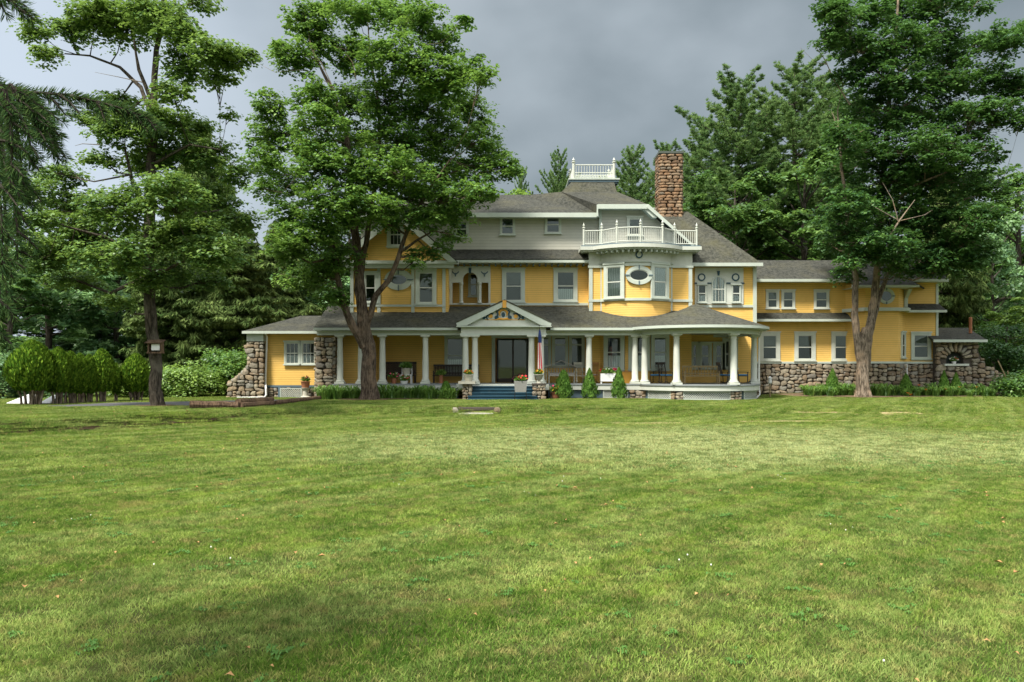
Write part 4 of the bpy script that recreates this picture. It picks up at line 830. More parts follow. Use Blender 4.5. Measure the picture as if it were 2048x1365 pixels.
# grey planter stand before the steps
x, y = X(1041, -2.8), -2.8; z = ground_z(x, y); t = thing('planter_stand', 'grey box planter on thin black legs standing before the blue steps', 'planter', (x, y, z))
MB().plate([(x - .28, z + .42), (x + .28, z + .42), (x + .33, z + .98), (x - .33, z + .98)], [], y - .25, y + .25).build('planter_box', M['mortar2'], t)
for sx in (-1, 1):
    for sy in (-1, 1): MB().tube([(x + sx * .3, y + sy * .24, z - .02), (x + sx * .27, y + sy * .22, z + .6)], .018, 6).build('leg', M['black'], t)
tuft('leaves', (x, y, z + .98), 170, .3, .7, .09, .04, 'lily', t); blooms('flowers', (x + .1, y, z + 1.05), 14, .26, .06, 'p_red', t); blooms('flowers', (x - .15, y, z + 1.0), 14, .28, .06, 'p_purple', t)
# flag
x, y = X(1079, -1.25), -1.25; t = thing('flag', 'furled striped red and white flag hanging from a pole on the right portico column', 'flag', (x + .1, -.85, 2.6))
MB().tube([(x + .15, -.86, 1.95), (x - .02, y - .05, 4.0)], .018, 6).build('pole', M['darkwood'], t)
zt, zm, zb_ = Z(660, y), Z(686, y), Z(738, y)
def drapery(z0, z1, cols, w0, w1):
    b = MB(); k = 14; rows = 12
    for j in range(rows + 1):
        f = j / rows; z = z0 + (z1 - z0) * f; w = w0 + (w1 - w0) * math.sin(f * PI * .62)
        for i in range(k + 1):
            a = 2 * PI * i / k; rr = w * (1 + .28 * math.sin(3 * a + f * 2)); b.v.append(Vector((x + .01 + rr * math.cos(a), y + rr * .7 * math.sin(a), z)))
    for j in range(rows):
        for i in range(k):
            n0 = j * (k + 1) + i; b.f.append((n0, n0 + 1, n0 + k + 2, n0 + k + 1)); b.t.append(i % 2)
    return b
g = G('flag_stripes'); M['flag'] = g.done(g.bsdf(g.mix(g.attr(), (.62, .04, .06), (.75, .70, .66)), .9))
M['flagblue'] = flat('flag_canton', (.03, .05, .16), .9)
drapery(zt, zm, None, .03, .085).build('canton', M['flagblue'], t); drapery(zm, zb_, None, .085, .13).build('stripes', M['flag'], t)
# rocking chairs
def rocker(name, label, cat, loc, rz, cush, wood='darkwood', group=None):
    t = thing(name, label, cat, (0, 0, 0), group)
    for s in (-1, 1):
        MB().tube([(s * .25, -.42 + .1 * i, .04 + .012 * (i - 4.2) ** 2 * .45) for i in range(9)], .02, 6).build('rocker', M[wood], t)
        MB().tube([(s * .25, -.24, .05), (s * .25, -.25, .62)], .02, 6).build('leg', M[wood], t); MB().tube([(s * .24, .2, .05), (s * .24, .24, .45), (s * .23, .42, 1.15)], .02, 6).build('leg', M[wood], t)
        MB().box(s * .25 - .035, s * .25 + .035, -.3, .3, .62, .645).build('armrest', M[wood], t)
    MB().box(-.25, .25, -.26, .24, .40, .43).build('seat', M[wood], t)
    b = MB()
    for i in range(6): b.tube([(-.19 + .076 * i, .24, .45), (-.19 + .076 * i, .41, 1.1)], .013, 5)
    b.box(-.25, .25, .385, .425, 1.04, 1.17); b.build('backrest', M[wood], t)
    if cush: b = MB(); b.box(-.23, .23, -.27, .22, .435, .51); q = b.build('cushion', M[cush], t); m = q.modifiers.new('bevel', 'BEVEL'); m.width = .03; m.segments = 2
    t.location = loc; t.rotation_euler = (0, 0, rz); return t
for px, Y, rz, lab in ((1312, .9, -.5, 'dark rocking chair with a blue seat cushion beside the first column of the round porch'), (1332, .2, .5, 'dark rocking chair with a blue cushion just left of the big front column'), (1450, .6, .9, 'dark rocking chair with a blue cushion, half behind the right front column'), (1486, .3, 1.25, 'tall dark rocking chair turned sideways between the last two round porch columns')):
    rocker('rocking_chair', lab, 'chair', (X(px, Y), Y, PF), rz, 'cush', group='rocking chairs on the round porch')
def bench(name, label, cat, px0, px1, Y, wood, backh=1.05, cush=None, seath=.45, slats=9, group=None, arm=True):
    x0, x1 = X(px0, Y), X(px1, Y); w = x1 - x0; t = thing(name, label, cat, ((x0 + x1) / 2, Y, PF), group); z = PF
    MB().box(x0, x1, Y - .25, Y + .25, z + seath - .05, z + seath).build('seat', M[wood], t)
    for x in (x0 + .05, x1 - .05):
        for y in (Y - .22, Y + .22): MB().box(x - .03, x + .03, y - .03, y + .03, z, z + seath - .051).build('leg', M[wood], t)
        if arm: MB().box(x - .035, x + .035, Y - .27, Y + .25, z + seath + .2, z + seath + .24).box(x - .025, x + .025, Y - .24, Y - .19, z + seath, z + seath + .2).build('armrest', M[wood], t)
    b = MB().box(x0, x1, Y + .25, Y + .29, z + backh - .1, z + backh).box(x0, x1, Y + .25, Y + .29, z + seath + .08, z + seath + .14)
    for i in range(slats): xx = x0 + .04 + (w - .08) * i / (slats - 1); b.box(xx - .025, xx + .025, Y + .255, Y + .285, z + seath, z + backh - .05)
    b.build('backrest', M[wood], t)
    if cush: q = MB().box(x0 + .05, x1 - .05, Y - .24, Y + .22, z + seath + .001, z + seath + .1).build('cushion', M[cush], t)
    return t
bench('wooden_settle', 'high backed dark wooden settle against the yellow wall behind the white chair', 'bench', 770, 832, 2.5, 'darkwood', 1.2, slats=26)
bench('wooden_settle', 'low dark wooden settle under the porch window left of the entry columns', 'bench', 866, 958, 2.5, 'darkwood', 1.05, slats=30)
bench('bamboo_settee', 'open bamboo settee in the middle of the round porch', 'bench', 1366, 1438, -.3, 'tan', .98, slats=12)
t = bench('porch_glider', 'pale canvas glider seat with striped cushions right of the steps', 'glider seat', 1096, 1150, 1.4, 'urn', .95, cush='canvas', slats=10)
x0, x1, Y = X(1092, 1.4), X(1152, 1.4), 1.4; xm = (x0 + x1) / 2
b = MB(); b.slab([(x0 - .1, Y - .35, PF + .86), (xm, Y - .35, PF + 1.28), (xm, Y + .3, PF + 1.28), (x0 - .1, Y + .3, PF + .86)], .02); b.slab([(xm, Y - .35, PF + 1.28), (x1 + .1, Y - .35, PF + .86), (x1 + .1, Y + .3, PF + .86), (xm, Y + .3, PF + 1.28)], .02); b.build('awning', M['canvas'], t)
for x in (x0, x1): MB().box(x - .02, x + .02, Y - .3, Y - .26, PF, PF + .86).build('post', M['urn'], t)
rocker('porch_chair', 'pale wooden slatted chair right of the canvas glider', 'chair', (X(1160, 1.2), 1.2, PF), .2, None, 'urn')
rocker('wicker_chair', 'round backed brown wicker chair behind the middle straight porch column', 'chair', (X(1186, 1.6), 1.6, PF), -.3, 'canvas', 'wood')
t = thing('wicker_planter', 'white wicker planter box of red and white flowers on the porch', 'planter', (X(1216, .5), .5, PF)); x, y = X(1216, .5), .5
MB().box(x - .42, x + .42, y - .2, y + .2, PF + .12, PF + .55).build('planter_box', M['metalw'], t)
for s in (-1, 1): MB().box(x + s * .38 - .03, x + s * .38 + .03, y - .17, y + .17, PF, PF + .12).build('leg', M['metalw'], t)
tuft('leaves', (x, y, PF + .55), 260, .38, .7, .09, .04, 'lily', t); blooms('flowers', (x - .3, y, PF + .66), 14, .15, .06, 'p_red', t); blooms('flowers', (x, y, PF + .72), 14, .16, .055, 'p_white', t); blooms('flowers', (x + .38, y, PF + .7), 16, .16, .06, 'p_pink', t)
t = thing('wooden_chest', 'honey coloured wooden chest on the porch right of the wicker planter', 'chest', (X(1256, 1.2), 1.2, PF)); x, y = X(1256, 1.2), 1.2
MB().box(x - .38, x + .38, y - .22, y + .22, PF, PF + .62).build('body', M['orange'], t); MB().box(x - .41, x + .41, y - .25, y + .25, PF + .621, PF + .67).build('lid', M['wood'], t); MB().lathe([(.03, 0), (.03, .02)], (x + .3, y - .24, PF + .2), 8).build('knob', M['black'], t)
# white chair-back plant stand with pots
x, y = X(813, .7), .7; t = thing('plant_stand', 'white painted chair used as a plant stand, green leaves over its back', 'plant stand', (x, y, PF))
for sx in (-1, 1):
    for sy, h in ((-1, .45), (1, .95)): MB().box(x + sx * .27 - .025, x + sx * .27 + .025, y + sy * .22 - .025, y + sy * .22 + .025, PF, PF + h).build('leg', M['metalw'], t)
MB().box(x - .3, x + .3, y - .26, y + .26, PF + .451, PF + .49).build('seat', M['metalw'], t); MB().box(x - .24, x + .24, y + .2, y + .24, PF + .72, PF + .8).build('backrest', M['metalw'], t)
potted('potted_plant', 'leafy green plant on the seat of the white chair', 'plant', (x, y, PF + .49), BOWL, 'urn', (), .36, n=320)
potted('flower_pot', 'white bowl of red and white flowers on the porch edge before the white chair', 'flower pot', (X(808, -.05), .05, PF), [(.15, 0), (.2, .1), (.22, .16), (.18, .15)], 'metalw', (('p_red', 14), ('p_white', 14)), .3, n=220)
potted('flower_pot', 'small pot of pink and white flowers between the porch column and the white chair', 'flower pot', (X(788, .5), .5, PF), [(.12, 0), (.16, .3), (.13, .29)], 'terr', (('p_pink', 6), ('p_white', 8)), .3)
potted('potted_plant', 'pale leafy plant in a tall pot before the low dark settle', 'plant', (X(882, 1.2), 1.2, PF), [(.12, 0), (.09, .3), (.14, .45), (.12, .44)], 'terr', (), .3, n=240, leaf='bush')
potted('flower_pot', 'terracotta pot of faded flowers by the stone pillar of the left wing', 'flower pot', (X(611, .4), .4, .7), BOWL, 'terr', (('p_pink', 6),), .26)
x = X(611, .4); tag(MB().lathe([(.26, .1), (.26, .2), (.17, .26), (.15, .55), (.22, .62), (.24, .7)], (x, .4, 0), 12).build('plant_pedestal', M['urn'], smooth=True), 'squat stone pedestal under the terracotta pot by the left wing', 'pedestal')
potted('flower_pot', 'terracotta bowl of yellow and orange flowers on the ground right of the block plinth', 'flower pot', (X(1112, -1), -1.0, ground_z(2.1, -1) + .02), BOWL, 'terr', (('p_yel', 10), ('p_org', 10), ('p_pink', 5)), .36, n=240)
potted('flower_pot', 'arrangement of red and white flowers standing in the arched stone niche', 'flower pot', (ncx, AY + .12, nz0), [(.1, 0), (.13, .15), (.1, .14)], 'metalw', (('p_red', 12), ('p_white', 10)), .24, n=120)
# dwarf spruces and clipped bushes
def cone_shrub(name, label, loc, r, h, n=2600, power=.8, mat='shrub', lumps=.12, stem=True, group=None, kind='shrub', L=.075, base=.02):
    t = thing(name, label, kind, loc, group); x, y, z = loc
    u = RNG.random(n) ** .75; hh = u * 1.0; a = RNG.uniform(0, 2 * PI, n)
    prof = np.where(hh < .22, .72 + .28 * np.sin(hh / .22 * PI / 2), ((1 - hh) / .78) ** power); wob = 1 + lumps * np.sin(3 * a + 9 * hh) + lumps * np.sin(5 * a - 17 * hh + r * 9)
    rr = r * prof * wob * RNG.uniform(.72, 1.03, n); C = np.stack([x + rr * np.cos(a), y + rr * np.sin(a), z + base + hh * h * .97], 1)
    o_ = np.stack([np.cos(a), np.sin(a), np.full(n, .35)], 1); nr = norm(o_ + .55 * unit(n)); d = norm(np.cross(np.cross(nr, np.array([0, 0, 1.]) + .5 * unit(n)), nr) + .35 * o_); V = norm(np.cross(d, nr)) * L * .42
    if stem: MB().tube([(x, y, z - .05), (x, y, z + h * .6)], [.05, .02], 6).build('stem', M['bark'], t)
    kites('foliage', C, d * L, V, M[mat], t, RNG.random(n) * .8 + .2 * hh, .2); return t
for px, Y, top, bot, wpx_, lab, pw in ((1127, -1.0, 741, 797, 37, 'blunt topped dwarf spruce beside the canvas glider', .5), (1179, -.9, 737, 798, 35, 'neat pointed dwarf spruce before the middle porch column', .8), (1238, -.9, 735, 797, 33, 'narrow waisted dwarf spruce before the wooden chest', .75), (1665, 2.6, 738, 797, 34, 'pointed dwarf spruce left of the forked maple trunk', .85), (1812, 2.4, 748, 796, 30, 'small dwarf spruce under the wing bay at the end of the wall', .8), (1888, 2.8, 742, 790, 26, 'dwarf spruce below the arched niche, the left of a pair', .9), (1912, 2.7, 746, 790, 27, 'dwarf spruce below the arched niche, the right of a pair', .9)):
    x = X(px, Y); z = ground_z(x, Y); h = Z(top, Y) - z; cone_shrub('dwarf_spruce', lab, (x, Y, z), wpx_ / sc(Y) / 2, h, 2200, pw)
x = X(892, -1.2); cone_shrub('clipped_bush', 'small egg shaped clipped bush among the lilies left of the steps', (x, -1.2, ground_z(x, -1.2)), .36, Z(764, -1.2) - .14, 1800, .45, lumps=.02)
# daylily clumps
def lily_mesh(n=70, h=.5):
    me = None; a = RNG.uniform(0, 2 * PI, n); v = []; f = []
    for i in range(n):
        c, s = math.cos(a[i]), math.sin(a[i]); hh = h * RNG.uniform(.55, 1.1); ln = hh * RNG.uniform(.5, .95); w = .018; q = [(0, 0), (ln * .35, hh * .75), (ln * .75, hh), (ln * 1.15, hh * .72)]; x0, y0 = RNG.uniform(-.15, .15, 2)
        k = len(v)
        for j, (r, z) in enumerate(q):
            ww = w * (1, 1.1, .8, .1)[j]; v += [(x0 + c * r - s * ww, y0 + s * r + c * ww, z), (x0 + c * r + s * ww, y0 + s * r - c * ww, z)]
        f += [(k + 2 * j, k + 2 * j + 1, k + 2 * j + 3, k + 2 * j + 2) for j in range(3)]
    return v, f
lt = []
for i in range(3):
    v, f = lily_mesh(); me = bpy.data.meshes.new('lily_clump'); me.from_pydata(v, [], f); me.materials.append(M['lily']); me.attributes.new('v', 'FLOAT', 'FACE').data.foreach_set('value', np.repeat(RNG.random(len(f) // 3), 3).astype(np.float32)); lt.append(me)
def lilies(spots, label, group):
    for i, (x, y, s) in enumerate(spots):
        o = bpy.data.objects.new('lily_clump', lt[i % 3]); COL.objects.link(o); o.location = (x, y, ground_z(x, y) + .02); o.scale = (s, s, s * RNG.uniform(.85, 1.15)); o.rotation_euler = (0, 0, RNG.uniform(0, 6)); tag(o, label, 'plant', group)
lilies([(X(p, y), y, s) for p, y, s in [(640 + i * 11.5 + RNG.uniform(-3, 3), RNG.uniform(-1.5, -.6) - (.5 if i < 9 else 0), RNG.uniform(.95, 1.45)) for i in range(24)] if abs(p - 738) > 14], 'leafy green daylily clump in the bed along the left half of the porch', 'daylilies along the left porch')
lilies([(X(p, y), y, s) for p, y, s in [(1616 + i * 9.5 + RNG.uniform(-3, 3), RNG.uniform(1.9, 3.0), RNG.uniform(.8, 1.3)) for i in range(40)] if abs(p - 1725) > 12], 'leafy green daylily clump in the bed along the right wing stone base', 'daylilies along the right wing')
for i, (px, py) in enumerate(((1816, 788), (1821, 791), (1838, 772), (1852, 781), (1919, 776), (1953, 776), (1891, 780))):
    Y = 1.9; p = P(px, py, Y); z0 = ground_z(p.x, Y); t = thing('orange_lily', 'tall stem with an orange lily bloom before the right wing stone base', 'flower', (p.x, Y, z0), 'orange lilies by the right wing'); MB().tube([(p.x, Y, z0), (p.x + .02, Y, p.z)], .008, 5).build('stem', M['lily'], t)
    b = MB()
    for k in range(6):
        a = k * PI / 3; b.add([(p.x, Y, p.z), (p.x + .06 * math.cos(a - .4), Y + .06 * math.sin(a - .4), p.z + .06), (p.x + .11 * math.cos(a), Y + .11 * math.sin(a), p.z + .08), (p.x + .06 * math.cos(a + .4), Y + .06 * math.sin(a + .4), p.z + .06)], [(0, 1, 2, 3)])
    b.build('bloom', M['p_org'], t)
# timbers edging the driveway, the stone step in the bank, pale sheet on the left, birdhouse
def timber(a, b_, r, label, z0=0.):
    a, b_ = Vector((*a, ground_z(*a) + r * .8 + z0)), Vector((*b_, ground_z(*b_) + r * .8 + z0)); pts = [a.lerp(b_, i / 6) for i in range(7)]
    b = MB().tube([q + Vector((0, 0, .012 * math.sin(i * 2.1))) for i, q in enumerate(pts)], r, 8); tag(b.build('landscape_timber', M['timber'], smooth=True), label, 'timber', 'timbers edging the driveway')
timber((-12.3, -12.6), (-10.55, -12.3), .15, 'short dark timber nearest the bird feeder tree'); timber((-10.5, -12.3), (-10.35, -8.6), .13, 'lower long brown timber along the driveway edge'); timber((-10.62, -12.2), (-10.45, -8.4), .12, 'upper long brown timber laid on the driveway edge', .16)
timber((-10.3, -8.3), (-10.2, -4.9), .12, 'middle dark timber where the driveway edge bends to the house'); timber((-10.2, -4.8), (-9.9, -1.6), .11, 'farthest thin timber ending at the lily bed')
Ys = -9.2; xs0, xs1 = X(914, Ys), X(994, Ys); zs_ = ground_z((xs0 + xs1) / 2, Ys); t = thing('stone_step', 'low mossy stone step set into the grass bank before the house', 'step', ((xs0 + xs1) / 2, Ys, zs_))
MB().box(xs0 + .05, xs1 - .1, Ys - .1, Ys + .25, zs_ + .14, zs_ + .24).build('tread', M['mortar'], t); MB().box(xs0 + .1, xs1 - .1, Ys + .05, Ys + .2, zs_ - .05, zs_ + .139).build('riser', M['urn'], t); MB().box(xs0 + .1, xs1 - .15, Ys - .45, Ys - .05, zs_ - .14, zs_ + .02).build('tread', M['urn'], t)
for x_, dz, sd in ((xs0 - .05, .08, 3), (xs1, .1, 4)): b = MB(); b.stone((x_, Ys, zs_ + dz), (.15, .2, .15), sd); b.build('end_stone', M['stone'], t, smooth=True)
for (px, w, h, lab) in ((48, .62, .42, 'pale sheet metal cover lying low behind the grass left of the fattest clipped tree'), (98, .28, .40, 'small pale cover seen between the trunks of the first clipped trees')):
    Y = -7.2; x = X(px, Y); z = ground_z(x, Y); b = MB(); b.slab([(x - w, Y - .3, z + .05), (x + w * .75, Y - .3, z + .05), (x + w * .75, Y + .4, z + h), (x - w * .1, Y + .4, z + h)], .03); b.box(x - w * .1, x + w * .7, Y + .2, Y + .36, z - .05, z + h - .16); tag(b.build('metal_cover', M['metalw']), lab, 'cover')
for a, b_ in (((2030, 790), (1996, 722)), ((2026, 782), (2015, 742))):
    p, q = P(a[0], a[1], 2.2), P(b_[0], b_[1], 2.4); p.z = ground_z(p.x, 2.2); tag(MB().tube([p, q], .035, 6).build('wooden_pole', M['tan']), 'long pale pole leaning at the right edge of the bed' if b_[0] < 2000 else 'short pale stick standing beside the longer leaning pole', 'pole')
x, y = X(1540, 1.0), 1.0; z = ground_z(x, y); t = thing('garden_lamp', 'short white capped post lamp at the corner of the round porch', 'lamp', (x, y, z)); MB().tube([(x, y, z), (x, y, z + .75)], .04, 8).build('post', M['tan'], t); MB().lathe([(.04, 0), (.1, .04), (.1, .3), (.14, .32), (.02, .42)], (x, y, z + .75), 10).build('lantern', M['metalw'], t)
# ---------------------------------------------------------------- trees
def pads(centers, rads, per, flatn, L, Wd, droop=.25, jitter=.55):
    """leaf sprays: centers (N,3), horizontal radius of each, leaves per pad -> arrays C, U, V"""
    n = len(centers); tot = n * per; c = np.repeat(centers, per, 0); r = np.repeat(rads, per)[:, None]
    a = RNG.uniform(0, 2 * PI, tot); q = np.sqrt(RNG.random(tot)); dx, dy = np.cos(a) * q, np.sin(a) * q
    tilt = np.repeat(RNG.normal(0, .28, (n, 2)), per, 0)
    dz = -droop * q ** 2 + RNG.normal(0, flatn, tot) + tilt[:, 0] * dx + tilt[:, 1] * dy
    C = c + np.stack([dx, dy, dz], 1) * r
    nrm = norm(np.stack([dx * .5, dy * .5, np.full(tot, 1.)], 1) + jitter * unit(tot)); U = norm(np.cross(nrm, unit(tot)))
    s = RNG.uniform(.65, 1.25, (tot, 1)); return C, U * L * s, np.cross(nrm, U) * Wd * s
def limb_pts(poly, Y, base=False):
    pts = [P(q[0], q[1], Y + q[2]) for q in poly]; rs = [q[3] for q in poly]; out, orr = [], []
    for i in range(len(pts) - 1):
        k = max(2, int((pts[i + 1] - pts[i]).length / .45))
        for j in range(k):
            t = j / k; w = Vector((math.sin(i * 3.1 + j * 1.7), math.cos(i * 2.3 + j * 1.3), 0)) * .045 * min(1, rs[i] * 4); out.append(pts[i].lerp(pts[i + 1], t) + w * (0 if i + j == 0 else 1)); orr.append((rs[i] + (rs[i + 1] - rs[i]) * t) * (1 + .05 * math.sin(j * 2.9 + i)))
    return out + [pts[-1]], orr + [rs[-1]]
def rough_tube(b, pts, rs, n=12, amp=.07, seed=0):
    k0 = len(b.v); b.tube(pts, rs, n)
    for i in range(k0, len(b.v)):
        row = (i - k0) // n; p = pts[row]; a = (i - k0) % n
        f = 1 + amp * math.sin(a * 2.1 + seed) + amp * mnoise.noise(b.v[i] * 2.2) * 1.6; b.v[i] = p + (b.v[i] - p) * f
def big_tree(name, label, cat, Y, limbs, clusters, mat, bark, dens=.30, dead=(), leaf=(.105, .062), seed=0, spread=1.0, flare=1.0, bias=(0, 0, 0), group=None):
    global RNG
    RNG = np.random.default_rng(seed); rn = random.Random(seed); s = sc(Y); base = P(*limbs[0][0][:2], Y)
    base.z = ground_z(base.x, Y); t = thing(name, label, cat, tuple(base), group); b = MB(); nodes = []
    for li, poly in enumerate(limbs):
        pts, rs = limb_pts(poly, Y)
        if li == 0: pts[0] = pts[0] + Vector((0, 0, -.35))
        rough_tube(b, pts, rs, 14 if rs[0] > .2 else 8, .08, li); nodes += [(p, r) for p, r in zip(pts, rs)]
    if True:                                                  # root flare
        r0 = limbs[0][0][3]
        for k in range(7):
            a = k * .9 + seed; d = Vector((math.cos(a), math.sin(a), 0)); b.tube([base + d * r0 * .45 * flare + Vector((0, 0, .6)), base + d * r0 * .8 * flare + Vector((0, 0, .15)), base + d * r0 * 1.3 * flare + Vector((0, 0, -.15))], [r0 * .3, r0 * .3, r0 * .16], 7)
    NP = np.array([tuple(p) for p, r in nodes]); NR = np.array([r for p, r in nodes]); PC, PR = [], []
    for (px, py, rx, ry, *dy) in clusters:
        dd = dy[0] if dy else rn.uniform(-1, 1) * 2.6 * spread; c = P(px, py, Y + dd); ex, ez = rx / s, ry / s; ey = (ex + ez) / 2
        m = max(5, int(rx * ry * PI * dens / 40)); q = unit(m) * (RNG.random((m, 1)) ** .40) * RNG.uniform(.85, 1.18, (m, 1))
        cc = np.array(c) + q * np.array([ex, ey, ez]); PC.append(cc); PR.append(RNG.uniform(.20, .62, m))
        j = int(np.argmin(np.linalg.norm((NP - np.array(c)) * np.array([1, 1, 1.3]) + np.array([0, 0, .6]), axis=1) - NR)); p0 = Vector(NP[j]); r0 = min(NR[j] * .6, .035 + .012 * (c - p0).length)
        mid = p0.lerp(c, .5) + Vector((0, 0, -.12 * (c - p0).length + rn.uniform(-.2, .3))); b.tube([p0, mid, c], [r0, r0 * .7, r0 * .4], 6)
        for u in cc[::2]: uu = Vector(u); st = mid.lerp(c, rn.uniform(.4, 1)); b.tube([st, st.lerp(uu, .55) + Vector((0, 0, .08)), uu], [.018, .012, .006], 3)
    b.build('trunk', M[bark], t, smooth=True)
    if dead:
        d = MB()
        for poly in dead: pts, rs = limb_pts(poly, Y); d.tube(pts, rs, 6)
        d.build('dead_branch', M['deadwood'], t, smooth=True)
    PC = np.concatenate(PC); PR = np.concatenate(PR); C, U, V = pads(PC, PR, 40, .14, *leaf)
    padtone = np.repeat(np.clip(RNG.normal(.45, .24, len(PC)), 0, 1), 40); kites('crown', C, U, V, M[mat], t, np.clip(padtone + RNG.normal(0, .2, len(C)), 0, 1), .25)
    return t
# left maple with the bird feeder
T1 = [[(315, 822, 0, 0.264), (313, 800, 0, 0.238), (311, 760, 0, 0.224), (308, 690, 0, 0.216), (299, 600, 0, 0.207), (296, 500, .1, 0.207), (299, 430, .1, 0.194), (302, 350, .1, 0.167), (305, 250, 0, 0.145), (309, 180, 0, 0.123), (313, 100, -.1, 0.097), (325, 30, -.1, 0.070), (330, -70, 0, 0.035)],
      [(304, 235, 0, 0.097), (282, 175, .3, 0.075), (240, 135, .6, 0.053), (180, 112, .8, 0.040), (130, 108, .9, 0.026)], [(303, 205, 0, 0.079), (278, 140, -.3, 0.062), (268, 80, -.5, 0.035)], [(298, 430, .1, 0.106), (268, 375, -.3, 0.079), (250, 300, -.5, 0.044)],
      [(308, 185, 0, 0.070), (360, 145, .4, 0.044), (430, 120, .8, 0.026)], [(297, 480, .1, 0.079), (370, 430, .7, 0.053), (450, 420, 1.2, 0.026)], [(296, 520, .1, 0.088), (210, 475, -.9, 0.062), (120, 450, -1.6, 0.026)], [(304, 330, .1, 0.070), (380, 290, -.5, 0.044), (440, 300, -.8, 0.026)], [(298, 560, 0, 0.070), (370, 520, -1, 0.044), (440, 510, -1.6, 0.026)]]
C1 = [(72, 62, 25, 24), (92, 108, 28, 20), (140, 55, 38, 30), (190, 35, 50, 36), (250, 45, 60, 45), (310, 30, 60, 40), (365, 60, 45, 36), (400, 5, 28, 16), (425, 105, 50, 28), (470, 115, 42, 22), (440, 160, 32, 14), (380, 135, 50, 32), (345, 185, 36, 20), (230, 205, 55, 22), (190, 238, 42, 22), (250, 262, 58, 34), (330, 240, 56, 32), (395, 255, 36, 28), (330, 305, 66, 42), (415, 310, 52, 36), (470, 345, 34, 22), (120, 350, 52, 22), (70, 375, 34, 18), (205, 318, 40, 14), (150, 410, 80, 42), (85, 435, 38, 26), (240, 415, 66, 44), (340, 390, 64, 42), (425, 395, 60, 36), (470, 440, 46, 26), (130, 490, 96, 36), (230, 510, 76, 36), (350, 470, 76, 36), (430, 500, 62, 36), (335, 545, 56, 26), (415, 560, 54, 20), (150, 560, 70, 20), (230, 600, 44, 16), (80, 520, 44, 26), (455, 230, 14, 8), (290, 480, 50, 30), (280, 330, 40, 28), (180, 455, 60, 26), (390, 455, 50, 30), (300, 560, 46, 22)]
big_tree('maple_tree', 'tall slender maple at the left with a bird feeder on its trunk', 'tree', -11.7, T1, C1, 'maple_l', 'bark', .42, [[(285, 165, 0, .02), (240, 155, 0, .012), (190, 145, 0, .005)], [(266, 370, 0, .02), (258, 330, 0, .01), (262, 310, 0, .004)], [(200, 290, 0, .02), (165, 288, 0, .012), (150, 292, 0, .006)]], leaf=(.085, .052), seed=3, flare=.85)
# big central maple
T2 = [[(738, 803, 0, 0.516), (739, 780, 0, 0.396), (737, 730, 0, 0.361), (735, 690, 0, 0.361), (728, 655, 0, 0.344), (722, 600, 0, 0.267), (717, 540, 0, 0.249), (712, 480, .1, 0.215), (706, 420, .1, 0.181), (700, 330, .1, 0.155), (690, 250, 0, 0.120), (662, 175, -.3, 0.086), (625, 105, -.6, 0.043)],
      [(728, 695, -.1, 0.215), (704, 650, -.3, 0.189), (685, 600, -.5, 0.155), (672, 540, -.7, 0.129), (662, 470, -1, 0.095), (640, 400, -1.2, 0.060), (600, 350, -1.4, 0.034)],
      [(735, 645, 0, 0.172), (752, 592, -.2, 0.146), (778, 562, -.4, 0.133), (797, 515, -.5, 0.120), (812, 470, -.5, 0.103), (832, 425, -.6, 0.086), (865, 370, -.9, 0.060), (900, 320, -1.1, 0.034)], [(800, 505, -.5, 0.077), (835, 480, -.7, 0.060), (868, 462, -.9, 0.043), (905, 470, -1, 0.017)],
      [(718, 560, .1, 0.172), (735, 470, .5, 0.146), (745, 400, .6, 0.129), (760, 300, .7, 0.103), (756, 200, .7, 0.077), (740, 110, .6, 0.052), (735, 40, .6, 0.026)], [(748, 380, .6, 0.095), (800, 300, 1, 0.069), (850, 220, 1.4, 0.052), (890, 150, 1.6, 0.026)], [(757, 270, .7, 0.069), (800, 180, .2, 0.052), (840, 90, -.2, 0.026)],
      [(702, 350, 0, 0.077), (640, 310, .9, 0.052), (560, 260, 1.5, 0.026)], [(740, 430, .5, 0.069), (850, 360, 1.6, 0.052), (960, 330, 2.2, 0.026)], [(690, 240, 0, 0.060), (640, 235, -.6, 0.043), (585, 225, -1, 0.017)]]
C2 = [(540, 215, 40, 40), (545, 270, 58, 42), (520, 320, 36, 28), (600, 300, 36, 30), (612, 40, 44, 40), (590, 110, 46, 40), (560, 95, 24, 22), (640, 90, 44, 40), (715, 20, 66, 34), (660, 10, 40, 22), (790, 30, 66, 36), (850, 40, 56, 36), (885, 85, 38, 28), (700, 110, 60, 44), (780, 110, 60, 46), (850, 140, 56, 40), (925, 45, 24, 12), (935, 140, 40, 32), (965, 150, 20, 24), (895, 170, 52, 36), (630, 190, 50, 36), (690, 210, 60, 40), (770, 200, 66, 46), (850, 215, 66, 40), (930, 215, 52, 34), (960, 245, 36, 20), (640, 250, 54, 40), (720, 280, 70, 40), (800, 280, 76, 44), (880, 280, 70, 40), (950, 280, 48, 30), (985, 305, 36, 26), (570, 370, 50, 30), (530, 380, 30, 20), (640, 330, 66, 46), (720, 350, 72, 46), (800, 345, 80, 44), (880, 345, 76, 40), (960, 335, 62, 30), (1012, 335, 30, 22), (590, 420, 56, 36), (660, 410, 70, 48), (740, 410, 70, 36), (820, 400, 76, 36), (890, 400, 68, 34), (950, 385, 54, 26), (610, 480, 66, 38), (570, 500, 40, 24), (660, 480, 44, 36), (650, 540, 52, 40), (600, 550, 44, 30), (660, 590, 34, 22), (680, 520, 36, 30), (845, 440, 56, 22), (905, 430, 52, 26), (900, 470, 30, 14), (850, 508, 40, 15), (825, 525, 18, 9), (880, 495, 24, 10), (770, 440, 34, 14), (535, 330, 30, 16), (700, 450, 26, 20)]
